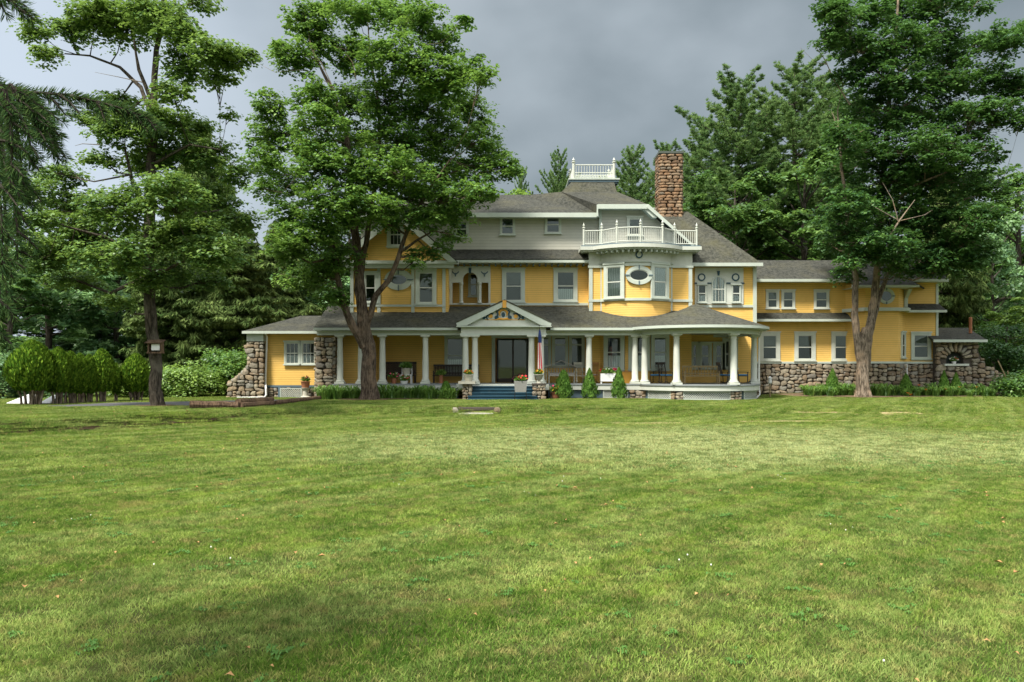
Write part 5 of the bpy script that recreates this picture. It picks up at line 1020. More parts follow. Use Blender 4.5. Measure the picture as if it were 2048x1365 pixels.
big_tree('maple_tree', 'huge spreading maple standing before the left half of the porch', 'tree', -2.3, T2, C2, 'maple', 'bark_red', .40, [[(670, 185, -.5, .03), (645, 130, -.7, .022), (620, 95, -.9, .01)], [(668, 175, -.6, .02), (620, 143, -.9, .014), (575, 140, -1, .006)], [(600, 140, -1, .015), (550, 145, -1, .009), (518, 128, -1, .004)], [(712, 160, -.2, .03), (705, 125, -.3, .02), (690, 105, -.3, .008)]], leaf=(.10, .06), seed=5, spread=1.25, flare=.8)
# dark forked maple on the right
T3 = [[(1727, 803, 0, 0.413), (1726, 780, 0, 0.344), (1726, 740, 0, 0.318), (1726, 700, 0, 0.301), (1727, 670, 0, 0.224), (1728, 655, 0, 0.103)], [(1722, 740, 0, 0.232), (1716, 690, 0, 0.215), (1709, 630, 0, 0.181), (1712, 560, 0, 0.155), (1704, 500, 0, 0.129), (1692, 420, -.3, 0.103), (1682, 320, -.6, 0.069), (1675, 220, -.8, 0.034)],
      [(1729, 740, .1, 0.249), (1735, 680, .1, 0.232), (1745, 615, .1, 0.206), (1753, 560, .1, 0.189), (1758, 500, .1, 0.172), (1760, 400, .2, 0.155), (1770, 300, .2, 0.129), (1778, 200, .2, 0.112), (1790, 100, .2, 0.086), (1800, -60, .2, 0.043)], [(1738, 680, .2, 0.146), (1752, 620, .4, 0.138), (1764, 580, .6, 0.129), (1782, 530, .8, 0.112), (1830, 470, 1.2, 0.077), (1890, 420, 1.6, 0.034)],
      [(1760, 430, .2, 0.095), (1830, 370, -.6, 0.069), (1930, 330, -1.2, 0.034)], [(1775, 240, .2, 0.086), (1850, 180, .9, 0.060), (1960, 150, 1.6, 0.026)], [(1780, 180, .2, 0.069), (1730, 110, -.6, 0.052), (1690, 60, -1, 0.026)], [(1790, 110, .2, 0.060), (1850, 50, .5, 0.043), (1920, 10, .8, 0.017)], [(1800, 400, .4, 0.052), (1900, 410, .6, 0.043), (1985, 380, .9, 0.034), (2010, 350, 1, 0.017)], [(1765, 350, .2, 0.069), (1710, 300, .8, 0.043), (1690, 280, 1, 0.026)]]
C3 = [(1655, 20, 34, 22), (1690, 40, 48, 40), (1660, 75, 26, 24), (1740, 30, 56, 36), (1810, 20, 60, 34), (1880, 10, 60, 26), (1950, 12, 36, 16), (1725, 100, 66, 40), (1700, 95, 36, 26), (1800, 90, 70, 44), (1875, 70, 60, 36), (1890, 120, 66, 36), (1960, 85, 44, 26), (2010, 80, 50, 30), (2045, 60, 30, 20), (1690, 150, 36, 20), (1770, 160, 74, 38), (1850, 165, 72, 34), (1930, 160, 66, 34), (2000, 160, 56, 34), (2040, 180, 40, 36), (1715, 215, 50, 36), (1780, 230, 76, 44), (1860, 235, 80, 44), (1940, 235, 66, 36), (1995, 225, 44, 30), (2042, 240, 28, 24), (1690, 275, 46, 36), (1760, 300, 76, 44), (1850, 300, 86, 44), (1930, 300, 66, 36), (1990, 310, 24, 16), (1690, 345, 50, 36), (1770, 365, 80, 44), (1860, 365, 80, 44), (1930, 365, 56, 36), (1975, 380, 36, 22), (1700, 410, 56, 36), (1780, 430, 80, 40), (1870, 430, 80, 40), (1950, 440, 52, 36), (1700, 465, 56, 34), (1690, 505, 36, 20), (1770, 485, 74, 32), (1850, 490, 80, 32), (1925, 490, 60, 32), (1790, 525, 46, 18), (1860, 520, 54, 20), (1730, 510, 40, 22), (1700, 545, 34, 16), (1690, 530, 30, 16), (1810, 540, 50, 14), (1880, 540, 54, 16), (1935, 525, 46, 22), (1965, 490, 30, 26), (1900, 505, 60, 24), (1655, 440, 24, 26), (1660, 490, 26, 18)]
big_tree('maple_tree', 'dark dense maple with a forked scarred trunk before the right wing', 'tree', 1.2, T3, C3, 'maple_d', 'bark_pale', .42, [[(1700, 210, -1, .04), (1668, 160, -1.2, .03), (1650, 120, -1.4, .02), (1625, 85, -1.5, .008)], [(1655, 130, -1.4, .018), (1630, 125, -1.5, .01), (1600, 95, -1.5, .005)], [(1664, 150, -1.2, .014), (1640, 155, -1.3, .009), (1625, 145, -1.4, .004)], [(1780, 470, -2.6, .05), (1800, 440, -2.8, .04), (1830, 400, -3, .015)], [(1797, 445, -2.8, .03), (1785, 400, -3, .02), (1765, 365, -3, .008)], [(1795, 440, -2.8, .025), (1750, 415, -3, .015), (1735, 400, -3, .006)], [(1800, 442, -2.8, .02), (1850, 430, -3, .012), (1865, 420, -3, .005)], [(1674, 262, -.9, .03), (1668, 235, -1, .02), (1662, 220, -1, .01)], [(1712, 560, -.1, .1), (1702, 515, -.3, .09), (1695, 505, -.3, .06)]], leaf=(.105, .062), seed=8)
# bird feeder
x, y, z = X(312, -12.1), -12.12, Z(695, -12.1); t = thing('bird_feeder', 'weathered wooden bird feeder with a pale panel fixed to the left maple trunk', 'bird feeder', (x, y, z))
b = MB().box(x - .26, x + .30, y - .22, y + .12, z - .24, z - .19).box(x - .24, x - .2, y - .18, y + .1, z - .19, z + .2).box(x + .24, x + .28, y - .18, y + .1, z - .19, z + .2); b.build('tray', M['timber'], t); MB().slab([(x - .32, y - .28, z + .17), (x + .34, y - .28, z + .17), (x + .34, y + .14, z + .30), (x - .32, y + .14, z + .30)], .03).build('roof', M['timber'], t); MB().box(x - .1, x + .22, y - .16, y - .13, z - .12, z + .12).build('panel', M['metalw'], t)
# ---------------------------------------------------------------- woods behind: every tree a thing, a few shapes shared by copies
def wood_tree(name, label, loc, h, r, seed, mat='wood_leaf', n=150, per=70, leaf=(.20, .12), low=.18, top=.6):
    global RNG
    RNG = np.random.default_rng(seed); rn = random.Random(seed); t = thing(name, label, 'tree', loc); x, y, z = loc; b = MB()
    b.tube([(x, y, z - .4), (x + .1, y, z + h * .35), (x - .1, y, z + h * .65), (x, y, z + h * .9)], [h * .024, h * .019, h * .012, .04], 8); PC = []; PR = []
    for k in range(n // 6):
        f = rn.random() ** .9; hh = h * (low + (1 - low) * f); prof = math.sin(PI * min(1, (.12 + .88 * (1 - f)) ** .75)) ** .6 if f > .35 else .75 + .5 * f
        a = rn.uniform(0, 2 * PI); rr = r * prof * rn.uniform(.45, 1.0); c = np.array([x + rr * math.cos(a), y + rr * math.sin(a), z + hh * .96])
        b.tube([(x, y, z + hh * .8), ((x + c[0]) / 2, (y + c[1]) / 2, z + hh * .86), tuple(c)], [h * .006, h * .004, .03], 5)
        m = 6; e = r * rn.uniform(.22, .36); PC.append(c + unit(m) * np.array([e, e, e * .62]) * RNG.random((m, 1)) ** .4); PR.append(RNG.uniform(.55, 1.1, m))
    b.build('trunk', M['bark_dark'], t, smooth=True); PC = np.concatenate(PC); PR = np.concatenate(PR); C, U, V = pads(PC, PR, per, .12, *leaf)
    kites('crown', C, U, V, M[mat], t, np.clip(np.repeat(RNG.normal(.45, .25, len(PC)), per) + RNG.normal(0, .18, len(C)), 0, 1), .25); return t
def pine_tree(name, label, loc, h, r, seed, low=.15, mat='needle', whorls=26, tl=.30, droop=False, pointed=.62, dense=15):
    global RNG
    RNG = np.random.default_rng(seed); rn = random.Random(seed); t = thing(name, label, 'tree', loc); x, y, z = loc; b = MB(); lean = rn.uniform(-.3, .3)
    b.tube([(x, y, z - .4), (x + lean, y, z + h * .5), (x + lean * .6, y, z + h * .995)], [h * .018, h * .012, .03], 8); Cs, Us, Ts = [], [], []
    for w in range(whorls):
        f = low + (1 - low) * (w + rn.uniform(-.3, .3)) / whorls; f = min(max(f, low), .985); hh = h * f
        reach = r * (min(1, (1 - f) * 2.1 + .14) ** pointed) * (.8 + .2 * math.sin(f * 23 + seed)); nb = 6 if f < .9 else 5
        for k in range(nb):
            a = w * 2.4 + k * 2 * PI / nb + rn.uniform(-.5, .5); ln = reach * rn.uniform(.55, 1.12); up = (.10 + .55 * max(0, f - .7) / .3) if not droop else -.12; dirn = np.array([math.cos(a), math.sin(a), 0.]); p0 = np.array([x + lean * f, y, z + hh])
            m = 5; ts = np.linspace(0, 1, m); bend = .22 * ts ** 2.2 if not droop else (-.30 * ts + .22 * ts ** 2.5); path = p0 + ts[:, None] * dirn * ln + np.stack([0 * ts, 0 * ts, (up * ts + bend) * ln], 1)
            b.tube([tuple(q) for q in path], [.05 + .012 * ln] + [.03] * 3 + [.012], 4)
            nt_ = int(max(8, ln * dense)); tt = RNG.uniform(.22, 1.03, nt_); base = np.stack([np.interp(tt, ts, path[:, i]) for i in range(3)], 1); side = np.array([-dirn[1], dirn[0], 0]); wd = .30 * ln * (1.05 - tt) + .12
            base = base + side * (RNG.uniform(-1, 1, nt_) * wd)[:, None] + np.array([0, 0, 1]) * RNG.normal(0, .09, nt_)[:, None]
            k2 = 18 if not droop else 12; d = np.repeat(base, k2, 0); v = unit(nt_ * k2)
            if droop: v[:, 2] = -np.abs(v[:, 2]) * 1.5 - .35; v[:, :2] *= .5
            else: v[:, 2] = np.abs(v[:, 2]) * .75 + .12; v = v + dirn * .5
            v = norm(v); Cs.append(d + v * tl * .5); Us.append(v * tl * (.55 if not droop else .75) * RNG.uniform(.7, 1.3, (len(v), 1))); Ts.append(np.repeat(np.clip(RNG.normal(.45, .25, nt_), 0, 1), k2))
    b.build('trunk', M['bark_dark'], t, smooth=True); C = np.concatenate(Cs); U = np.concatenate(Us); T = np.concatenate(Ts); V = norm(np.cross(U, unit(len(U)))) * tl * (.10 if not droop else .13)
    kites('crown', C, U, V, M[mat], t, np.clip(T + RNG.normal(0, .15, len(T)), 0, 1), .1); return t
def spot(px, top, Y): x = X(px, Y); z = ground_z(x, Y); return (x, Y, z), Z(top, Y) - z
protos = {}
def place(kind, px, top, Y, width, label, rz=0., group=None):
    loc, h = spot(px, top, Y); r = width / 2 / sc(Y); pr, ph, prad = protos[kind]
    return dup(pr, loc, rz, (r / prad, r / prad, h / ph), label, group)
def proto(kind, fn, px, top, Y, width, label, **k):
    loc, h = spot(px, top, Y); r = width / 2 / sc(Y); t = fn(loc=loc, h=h, r=r, label=label, **k); protos[kind] = (t, h, r); return t
proto('pineA', pine_tree, 1480, 168, 26, 340, 'tall feathery white pine right of the stone chimney, tallest on its left side', name='pine_tree', seed=21, whorls=30)
proto('pineB', pine_tree, 1585, 138, 28, 370, 'tallest white pine, its tufted top beside the bare branch of the dark maple', name='pine_tree', seed=22, whorls=30)
place('pineA', 1402, 262, 34, 230, 'white pine whose crown rises just right of the stone chimney', 1.3); place('pineB', 1665, 170, 34, 240, 'white pine largely hidden by the dark maple crown', 2.1); place('pineB', 1262, 305, 38, 190, 'pine top showing between the rooftop railing and the chimney', .8)
place('pineA', 1116, 316, 40, 120, 'small spiky pine top left of the rooftop railing', 2.7); place('pineB', 1044, 345, 42, 90, 'smallest pine top, beside the right edge of the big central maple', 1.9); place('pineA', 1330, 300, 46, 180, 'pine standing directly behind the stone chimney', 4.0)
proto('leafA', wood_tree, 1610, 300, 20, 230, 'leafy dark green tree filling the space below the tall pines', name='broadleaf_tree', seed=31, mat='maple_m', n=190); proto('leafB', wood_tree, 95, 455, 14, 300, 'bluish green rounded tree behind the row of clipped trees', name='broadleaf_tree', seed=32, n=190)
proto('leafC', wood_tree, 1098, 366, 24, 210, 'bright yellow green treetop above the main roof', name='broadleaf_tree', seed=33, mat='bush', n=150)
place('leafA', 1470, 330, 22, 210, 'leafy tree behind the right slope of the hip roof', 1.1); place('leafA', 2035, 330, 22, 210, 'tall green tree cut by the right edge of the picture', 2.2); place('leafB', 1985, 430, 15, 190, 'bluish green tree behind the stone annex', .7); place('leafA', 1900, 300, 34, 250, 'tree hidden behind the dark maple crown', 3.); place('leafC', 2060, 560, 10, 150, 'pale green bushy tree at the far right edge', 1.); place('leafB', 1745, 380, 26, 240, 'tree behind the roof of the right wing', 2.)
place('leafB', -60, 430, 16, 260, 'rounded tree cut by the left edge of the picture', 1.5); place('leafB', 235, 470, 18, 260, 'bluish tree behind the middle of the clipped row', 3.); place('leafA', 20, 520, 10, 170, 'green tree behind the fattest clipped tree', 4.1); place('leafB', 600, 520, 24, 240, 'dark tree behind the left wing roof', 2.4); place('leafA', 700, 420, 30, 260, 'tree hidden behind the big central maple', .3); place('leafC', 900, 372, 34, 220, 'tree behind the main roof, left of the bright treetop', 2.); place('leafA', 990, 385, 30, 130, 'low treetop behind the left end of the main roof', 1.)
proto('spruce', pine_tree, 400, 235, 13, 215, 'tall drooping spruce behind the left maple', name='spruce_tree', seed=41, low=.04, mat='spruce', whorls=34, droop=True, tl=.42, pointed=.8); place('spruce', 480, 420, 12, 250, 'drooping spruce nearest the left wing of the house', 1.2); place('spruce', 330, 470, 12, 220, 'shorter drooping spruce just left of the tall one', 2.5); place('spruce', 1885, 330, 13, 210, 'dark drooping spruce behind the right wing roof end', .4); place('spruce', 560, 440, 20, 220, 'far drooping spruce between the two maples', 3.3)
# second rank of woods closing the view
rn = random.Random(77)
for i, px in enumerate(range(-260, 2320, 86)):
    k = rn.choice(('leafA', 'leafB', 'leafB', 'pineA', 'leafA')); Y = rn.uniform(46, 60); tp = rn.uniform(500, 560) if px < 560 else rn.uniform(430, 520) if 1000 < px < 1420 else rn.uniform(420, 500)
    if k == 'pineA' and px < 600: k = 'leafB'
    place(k, px + rn.uniform(-20, 20), tp, Y, rn.uniform(240, 330), 'one of the far trees closing off the woods behind the house', rn.uniform(0, 6), 'far trees of the woods')
for i, px in enumerate(list(range(-120, 660, 74)) + list(range(1480, 2200, 90))):      # understorey between the trunks
    place(rn.choice(('leafA', 'leafB')), px + rn.uniform(-15, 15), rn.uniform(635, 690), rn.uniform(17, 24), rn.uniform(170, 220), 'one of the low dark trees of the understorey along the wood edge', rn.uniform(0, 6), 'understorey of the wood edge')
# shrubs along the wood edge on the left
def bush(name, label, px, Y, top, width, seed, mat='bush', n=70):
    loc, h = spot(px, top, Y); r = width / 2 / sc(Y); return wood_tree(name, label, loc, h, r, seed, mat, n=n, per=80, leaf=(.085, .05), low=.06)
bush('leafy_bush', 'light green arching bush right of the left maple trunk', 378, 2.6, 742, 120, 51, n=170); bush('leafy_bush', 'taller green bush beside the left stone buttress', 452, 4.0, 706, 70, 52, 'maple', n=110); bush('leafy_bush', 'low pale bush between the last clipped tree and the maple trunk', 262, 1.0, 748, 80, 53, n=70)
bush('leafy_bush', 'green bush behind the bird feeder tree, against the woods', 335, 3.5, 752, 110, 54, 'maple', n=80); bush('leafy_bush', 'dark undergrowth bush behind the first clipped trees', 110, 2, 720, 170, 55, 'wood_leaf', n=110); bush('leafy_bush', 'dark undergrowth bush at the left edge', 5, 0, 700, 120, 56, 'wood_leaf', n=110); bush('leafy_bush', 'green bush at the foot of the leaning poles on the right edge', 2036, 1.6, 752, 46, 57, 'maple', n=50); bush('leafy_bush', 'tall shrub filling the gap right of the stone annex', 2015, 7, 640, 130, 58, 'maple_d', n=150)
# clipped cedars in a row
for px, Y, top, wpx_, bare, lab in ((64, -8.3, 683, 88, .40, 'fattest clipped cedar at the left end of the row'), (116, -7.4, 697, 54, .38, 'second clipped cedar from the left, pressed against the fattest'), (141, -6.8, 705, 42, .38, 'third clipped cedar from the left, its crown merged with the second'), (160, -6.3, 709, 36, .36, 'fourth clipped cedar, darkest in the middle of the row'), (178, -5.8, 711, 30, .36, 'narrow fifth clipped cedar with a small peak'), (203, -5.2, 700, 50, .36, 'pointed clipped cedar, sixth in the row'), (232, -4.2, 729, 18, .34, 'smallest clipped cedar on a thin stem'), (271, -3.6, 709, 54, .36, 'separate clipped cedar just left of the maple trunk')):
    x = X(px, Y); z = ground_z(x, Y); h = Z(top, Y) - z; r = wpx_ / sc(Y) / 2; RNG = np.random.default_rng(int(px))
    t = thing('clipped_cedar', lab, 'tree', (x, Y, z), 'row of clipped cedars'); n = int(2200 + 8000 * r); hb = h * bare * .6; u = RNG.random(n); a = RNG.uniform(0, 2 * PI, n); prof = np.sin(PI * np.clip(.14 + .86 * u, 0, 1) ** .95) ** .62
    wob = 1 + .09 * np.sin(3 * a + 5 * u + px) + .11 * np.abs(np.sin(4.5 * a + 1.5 * np.sin(5 * u + px))) - .06; rr = r * prof * wob * RNG.uniform(.74, 1.04, n); C = np.stack([x + rr * np.cos(a), Y + rr * np.sin(a), z + hb + u * (h - hb)], 1)
    o_ = np.stack([np.cos(a), np.sin(a), (u - .35) * 1.3], 1); nr = norm(o_ + .6 * unit(n)); d = norm(np.cross(np.cross(nr, np.array([0, 0, 1.]) + .45 * unit(n)), nr) + .45 * o_); V = norm(np.cross(d, nr)) * .035
    kites('crown', C, d * .095, V, M['clip'], t, np.clip(RNG.random(n) * .9 + .1, 0, 1), .2); b = MB(); k = max(3, int(r * 15))
    for i in range(k):
        a = i * 2.4; q = r * .42 * math.sqrt((i + .4) / k); b.tube([(x + q * math.cos(a), Y + q * math.sin(a), z - .1), (x + q * 1.1 * math.cos(a + .2), Y + q * 1.1 * math.sin(a + .2), z + hb * .6), (x + q * 1.7 * math.cos(a), Y + q * 1.7 * math.sin(a), z + hb * 1.5)], [.055, .05, .035], 6)
    b.build('trunk', M['bark_pale'], t)
# near spruce: trunk outside the frame, boughs hanging into the top left corner
RNG = np.random.default_rng(91); rn = random.Random(91); SY = -D + 3.2
def at(px, py, d): return Vector(((px - 1024) * d / F, d - D, CZ - (py - HY) * d / F))
sp0 = at(-900, 900, 3.4); sp0.z = ground_z(sp0.x, sp0.y); t = pine_tree('spruce_tree', 'near dark spruce whose needled boughs hang into the top left corner', tuple(sp0), 7.4, 1.7, 92, low=.72, mat='bough', whorls=15, tl=.30, droop=True, pointed=.8); RNG = np.random.default_rng(91)  # its out-of-frame crown is added to lay soft shade on the near lawn
def bough(paths, root):
    b = MB(); Cs, Us = [], []
    b.tube([sp0 + Vector((0, 0, root)), paths[0][0][0].lerp(sp0 + Vector((0, 0, root)), .5) + Vector((0, 0, .1)), paths[0][0][0]], [.035, .025, .012], 6)
    for pts, nl in paths:
        pts = [Vector(p) for p in pts]; ln = sum((pts[i + 1] - pts[i]).length for i in range(len(pts) - 1)); m = len(pts); b.tube(pts, [.007 * (1 - .75 * i / (m - 1)) for i in range(m)], 5)
        n = int(ln * 1600); tt = RNG.random(n) * (m - 1); A = np.array([tuple(p) for p in pts]); i = np.minimum(tt.astype(int), m - 2); f = (tt - i)[:, None]; base = A[i] * (1 - f) + A[i + 1] * f; ax = norm(A[i + 1] - A[i]); v = unit(n); v = v - ax * np.sum(v * ax, 1, keepdims=True); v = norm(norm(v) + ax * .85); Cs.append(base + v * nl * .5); Us.append(v * nl * .5 * RNG.uniform(.75, 1.15, (n, 1)))
    C = np.concatenate(Cs); U = np.concatenate(Us); V = norm(np.cross(U, unit(len(U)))) * .0013; o = b.build('bough', M['bark_dark'], t); kites('needles', C, U, V, M['bough'], o, RNG.random(len(C)), 0)
def twigs(main, d, nl, n, length, ang):
    out = [([at(*q) for q in main], nl)]; A = out[0][0]
    for k in range(n):
        f = (k + .5) / n * (len(A) - 1); i = min(int(f), len(A) - 2); p = A[i].lerp(A[i + 1], f - i); l = length * rn.uniform(.6, 1.1) * (1 - .5 * k / n); q = Vector((ang * rn.uniform(.3, 1), rn.uniform(-.3, .3), -rn.uniform(.15, .8))).normalized() * l; out.append(([p, p + q * .5 + Vector((0, 0, .02 * l)), p + q + Vector((0, 0, -.12 * l))], nl))
    return out
dd = 2.5
b1 = twigs([(-160, 120, dd), (-20, 165, dd), (60, 185, dd), (130, 190, dd), (200, 205, dd), (260, 222, dd), (298, 240, dd)], dd, .034, 16, .13, .9)
bough(b1, 3.0)
hang = []
for (x0, y0, x1, y1, dz) in ((-30, 150, 5, 560, 2.3), (0, 170, 28, 470, 2.4), (15, 180, 45, 420, 2.5), (30, 185, 60, 330, 2.4), (55, 190, 105, 310, 2.5), (40, 190, 82, 270, 2.6), (-10, 200, 12, 620, 2.5), (-25, 300, -2, 700, 2.4), (5, 300, 35, 520, 2.35), (-40, 100, 15, 400, 2.45), (10, 180, 20, 380, 2.3), (20, 170, 70, 260, 2.4)):
    mx = [(x0, y0, dz), ((x0 * .6 + x1 * .4) + 8, y0 + (y1 - y0) * .35, dz), ((x0 * .2 + x1 * .8) + 6, y0 + (y1 - y0) * .72, dz), (x1, y1, dz)]; hang += twigs(mx, dz, .032, 5, .10, .9)
bough(hang, 2.8); bough(twigs([(-120, -60, 2.3), (-20, -20, 2.3), (20, 2, 2.3), (52, 30, 2.3)], 2.3, .034, 4, .08, .9), 3.4)
# ---------------------------------------------------------------- grass: tufts of blades scattered over the lawn sheet
def blade_tile(name, n, size, hmin, hmax, wd, mat):
    a = RNG.uniform(0, 2 * PI, n); x, y = RNG.uniform(-size / 2, size / 2, (2, n)); h = RNG.uniform(hmin, hmax, n); ln = h * RNG.uniform(.2, 1.3, n); c, s = np.cos(a), np.sin(a); w = wd * RNG.uniform(.7, 1.3, n)
    b = a + RNG.uniform(-1.2, 1.2, n) ; bc, bs = np.cos(b), np.sin(b)
    V = np.stack([np.stack([x - s * w, y + c * w, 0 * h], 1), np.stack([x + s * w, y - c * w, 0 * h], 1), np.stack([x + bc * ln * .5 + s * w * .8, y + bs * ln * .5 - c * w * .8, h * .72], 1), np.stack([x + bc * ln, y + bs * ln, h], 1), np.stack([x + bc * ln * .5 - s * w * .8, y + bs * ln * .5 + c * w * .8, h * .72], 1)], 1)
    me = bpy.data.meshes.new(name); me.from_pydata(V.reshape(-1, 3).tolist(), [], [tuple(range(5 * i, 5 * i + 5)) for i in range(n)]); me.attributes.new('v', 'FLOAT', 'FACE').data.foreach_set('value', RNG.random(n).astype(np.float32)); me.materials.append(mat); return bpy.data.objects.new(name, me)
g = G('grass_blade'); p = g.pos(); v = g.attr()
pat = g.noise(.55, 5, p, .6); fine = g.noise(4.5, 4, p, .65); sp_ = g.n('ShaderNodeSeparateXYZ', {0: p})
along = g.math('ADD', g.math('MULTIPLY', sp_.outputs[0], .82), g.math('MULTIPLY', sp_.outputs[1], -.57))
x_, y_ = sp_.outputs[0], sp_.outputs[1]; acr = g.math('ADD', g.math('ADD', g.math('MULTIPLY', x_, .72), g.math('MULTIPLY', y_, -.69)), g.math('MULTIPLY', g.math('MULTIPLY', x_, x_), .012)); alo = g.math('ADD', g.math('MULTIPLY', x_, .69), g.math('MULTIPLY', y_, .72))
rot = g.n('ShaderNodeCombineXYZ', {0: g.math('MULTIPLY', acr, 1.5), 1: g.math('MULTIPLY', alo, .13)}).outputs[0]
streak = g.step(g.noise(1.0, 5, rot, .6), .40, .64); clump = g.step(g.noise(2.6, 4, p, .6), .44, .62)
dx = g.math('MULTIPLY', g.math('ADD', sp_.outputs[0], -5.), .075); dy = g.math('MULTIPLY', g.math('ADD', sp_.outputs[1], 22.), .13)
dry = g.step(g.math('ADD', g.math('ADD', g.math('MULTIPLY', dx, dx), g.math('MULTIPLY', dy, dy)), g.math('MULTIPLY', g.noise(.3, 4, p), .9)), 1.5, .35)  # dry pale zone; also paints in the brighter light across the middle lawn
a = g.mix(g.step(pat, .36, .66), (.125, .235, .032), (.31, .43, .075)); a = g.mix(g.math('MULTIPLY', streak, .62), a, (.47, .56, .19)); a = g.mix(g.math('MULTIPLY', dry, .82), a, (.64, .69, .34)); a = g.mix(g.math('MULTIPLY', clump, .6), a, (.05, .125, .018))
a = g.mix(g.math('MULTIPLY', g.step(fine, .50, .68), .6), a, (.42, .33, .14)); a = g.mix(g.math('MULTIPLY', g.step(g.noise(1.1, 5, p, .7), .56, .70), .55), a, (.34, .24, .11)); a = g.mix(g.math('MULTIPLY', g.step(g.noise(8, 3, p, .6), .48, .66), .5), a, (.05, .12, .016)); a = g.mix(g.math('MULTIPLY', g.step(g.noise(6.3, 3, g.math('ADD', 0., 0.) if 0 else g.stretch(p, 1.1, .9, 1), .6), .54, .68), .4), a, (.44, .50, .13))
a = g.mix(g.math('MULTIPLY', g.step(v, .74, 1.), .6), a, (.46, .42, .15)); a = g.mix(g.math('MULTIPLY', g.step(v, .3, .0), .6), a, (.055, .13, .015))
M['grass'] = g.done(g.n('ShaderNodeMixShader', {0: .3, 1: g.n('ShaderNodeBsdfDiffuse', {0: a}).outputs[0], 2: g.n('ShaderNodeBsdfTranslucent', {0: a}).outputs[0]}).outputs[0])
def scatter(name, spots, tiles, smin, smax):
    coll = bpy.data.collections.new(name + '_blades')
    for o in tiles: coll.objects.link(o)
    me = bpy.data.meshes.new(name); me.from_pydata(spots, [], []); o = bpy.data.objects.new(name, me); COL.objects.link(o); o['kind'] = 'stuff'; o['label'] = 'short mown grass with clover and dry patches over the whole lawn'; o['category'] = 'grass'
    ng = bpy.data.node_groups.new(name, 'GeometryNodeTree'); ng.interface.new_socket('Geometry', in_out='INPUT', socket_type='NodeSocketGeometry'); ng.interface.new_socket('Geometry', in_out='OUTPUT', socket_type='NodeSocketGeometry')
    n = ng.nodes.new; l = ng.links.new; gi, go = n('NodeGroupInput'), n('NodeGroupOutput'); ci = n('GeometryNodeCollectionInfo'); ci.inputs['Collection'].default_value = coll; ci.inputs['Separate Children'].default_value = True; ci.inputs['Reset Children'].default_value = True
    ip = n('GeometryNodeInstanceOnPoints'); ip.inputs['Pick Instance'].default_value = True; rv = n('FunctionNodeRandomValue'); rv.data_type = 'FLOAT_VECTOR'; rv.inputs[1].default_value = (0, 0, 2 * PI); rs = n('FunctionNodeRandomValue'); rs.data_type = 'FLOAT'; rs.inputs[2].default_value = smin; rs.inputs[3].default_value = smax
    ri = n('FunctionNodeRandomValue'); ri.data_type = 'INT'; ri.inputs[4].default_value = 0; ri.inputs[5].default_value = len(tiles) - 1
    l(gi.outputs[0], ip.inputs['Points']); l(ci.outputs[0], ip.inputs['Instance']); l(rv.outputs[0], ip.inputs['Rotation']); l(rs.outputs[1], ip.inputs['Scale']); l(ri.outputs[2], ip.inputs['Instance Index']); l(ip.outputs[0], go.inputs[0])
    m = o.modifiers.new('blades', 'NODES'); m.node_group = ng; return o
RNG = np.random.default_rng(5); near_t = [blade_tile('near_blades', n_, .62, .016, h_, w_, M['grass']) for n_, h_, w_ in ((1150, .046, .0020), (950, .054, .0023), (620, .034, .0046), (1200, .042, .0019), (700, .040, .0038), (520, .060, .0024))]; far_t = [blade_tile('far_blades', 620, .85, .022, .055, .0042, M['grass']) for _ in range(3)]
bank_f = inpoly(BANK); block = [inpoly(DRIVE)] + [inpoly(b_) for b_ in BEDS]; bare = [(-12.6, -13.2, 1.4, .8, .5)] + [(a_, b_, c_ * 1.15, d_ * 1.3, .8) for a_, b_, c_, d_ in DRY]
def lawn_spots(d0, d1, st, margin):
    out = []; d = d0
    while d < d1:
        hw = .643 * d + margin; x = -hw
        while x < hw:
            q, y = x + RNG.uniform(-.35, .35) * st, d - D + RNG.uniform(-.35, .35) * st
            ok = not any(f(q, y) for f in block) and not (y > -1.0 and -10.6 < q < 13.6) and not (y > .6 and -15 < q < -9) and not (y > 3.4 and 13 < q < 30) and not (math.hypot(q - 10.1, y - .55) < 3.3) and not (y > -2.4 and -3.0 < q < 1.9)
            for (bx, by, rx, ry, pr) in bare:
                if ok and ((q - bx) / rx) ** 2 + ((y - by) / ry) ** 2 < 1 and RNG.random() < pr: ok = False
            if ok and bank_f(q, y) and RNG.random() < .6: ok = False
            if ok: out.append((q, y, ground_z(q, y) - .004))
            if ok and st > .5 and d > 20 and abs(ground_z(q, y + .3) - ground_z(q, y - .3)) > .05:
                for _ in range(4): u, w = q + RNG.uniform(-.35, .35), y + RNG.uniform(-.35, .35); out.append((u, w, ground_z(u, w)))
            x += st
        d += st
    return out
def bits(name, n, fn, mat):
    b = MB()
    for _ in range(n): fn(b)
    me = bpy.data.meshes.new(name); me.from_pydata(b.v, [], b.f); me.materials.append(mat); return bpy.data.objects.new(name, me)
def head(b): x, y = RNG.uniform(-.3, .3, 2); b.lathe([(.003, .025), (.0065, .030), (.005, .037), (.001, .04)], (x, y, 0), 6)
def fallen(b):
    x, y = RNG.uniform(-.3, .3, 2); a = RNG.uniform(0, 6); r = RNG.uniform(.02, .04); c, s_ = math.cos(a) * r, math.sin(a) * r; z = .045; b.add([(x - c, y - s_, z), (x + s_ * .6, y - c * .6, z + .012), (x + c, y + s_, z - .004), (x - s_ * .6, y + c * .6, z + .015)], [(0, 1, 2, 3)])
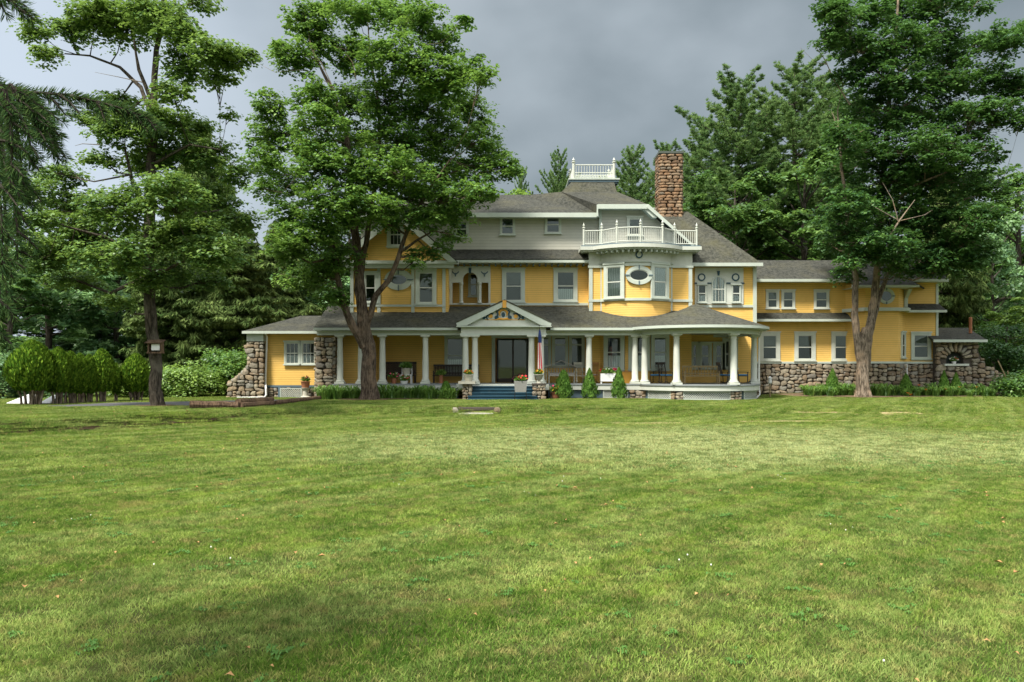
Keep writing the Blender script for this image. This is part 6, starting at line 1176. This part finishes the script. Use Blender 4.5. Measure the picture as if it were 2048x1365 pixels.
def broad(b):
    x, y = RNG.normal(0, .07, 2); k = RNG.integers(4, 8)
    for i in range(k):
        a = i * 2 * PI / k + RNG.uniform(-.3, .3); l = RNG.uniform(.02, .045); w = l * .22; c, s_ = math.cos(a), math.sin(a); b.add([(x, y, .012), (x + c * l * .6 - s_ * w, y + s_ * l * .6 + c * w, .04), (x + c * l, y + s_ * l, .028), (x + c * l * .6 + s_ * w, y + s_ * l * .6 - c * w, .04)], [(0, 1, 2, 3)])
M['weed'] = flat('broad_weed_leaf', (.06, .15, .02), .7, .3); M['fallen'] = flat('fallen_leaf', (.36, .20, .08), .9, .3)
def sprinkle(name, lab, tiles, k, d0, d1, keep):
    sp__ = [q for q in lawn_spots(d0, d1, k, .5) if RNG.random() < keep]; o = scatter(name, sp__, tiles, .8, 1.3); o['label'] = lab
sprinkle('clover', 'white clover heads dotted through the near lawn', [bits('clover_head', 3, head, M['p_white']) for _ in range(3)], .8, 3.5, 14, .06)
sprinkle('fallen_leaves', 'brown fallen leaves scattered over the lawn', [bits('fallen_leaf', 2, fallen, M['fallen']) for _ in range(3)], 1.1, 3.5, 30, .30)
sprinkle('lawn_weeds', 'broad leaved weeds and clover rosettes growing in the lawn', [bits('weed', 7, broad, M['weed']) for _ in range(4)], .5, 3.5, 18, .22)
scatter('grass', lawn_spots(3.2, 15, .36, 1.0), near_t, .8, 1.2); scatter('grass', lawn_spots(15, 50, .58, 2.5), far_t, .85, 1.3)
bank_t = [blade_tile('bank_blades', 110, .30, .025, .075, .0042, M['grass']) for _ in range(3)]; bs_ = []
for x_ in np.arange(-27, 27, .17):
    f_ = float(np.interp(x_, FX, FD))
    for o_ in np.arange(-.5, 2.3, .16):
        q, w = x_ + RNG.uniform(-.08, .08), f_ + o_ + RNG.uniform(-.08, .08) - D
        if abs(q) < .643 * (w + D) + .8 and not any(f(q, w) for f in block) and not (bank_f(q, w) and RNG.random() < .5) and not (RNG.random() < .8 and any(((q - a_) / c_) ** 2 + ((w - b_) / d_) ** 2 < 1.1 for a_, b_, c_, d_ in DRY)) and not (xs0 - .1 < q < xs1 + .1 and abs(w - Ys) < .5): bs_.append((q, w, ground_z(q, w) - .003))
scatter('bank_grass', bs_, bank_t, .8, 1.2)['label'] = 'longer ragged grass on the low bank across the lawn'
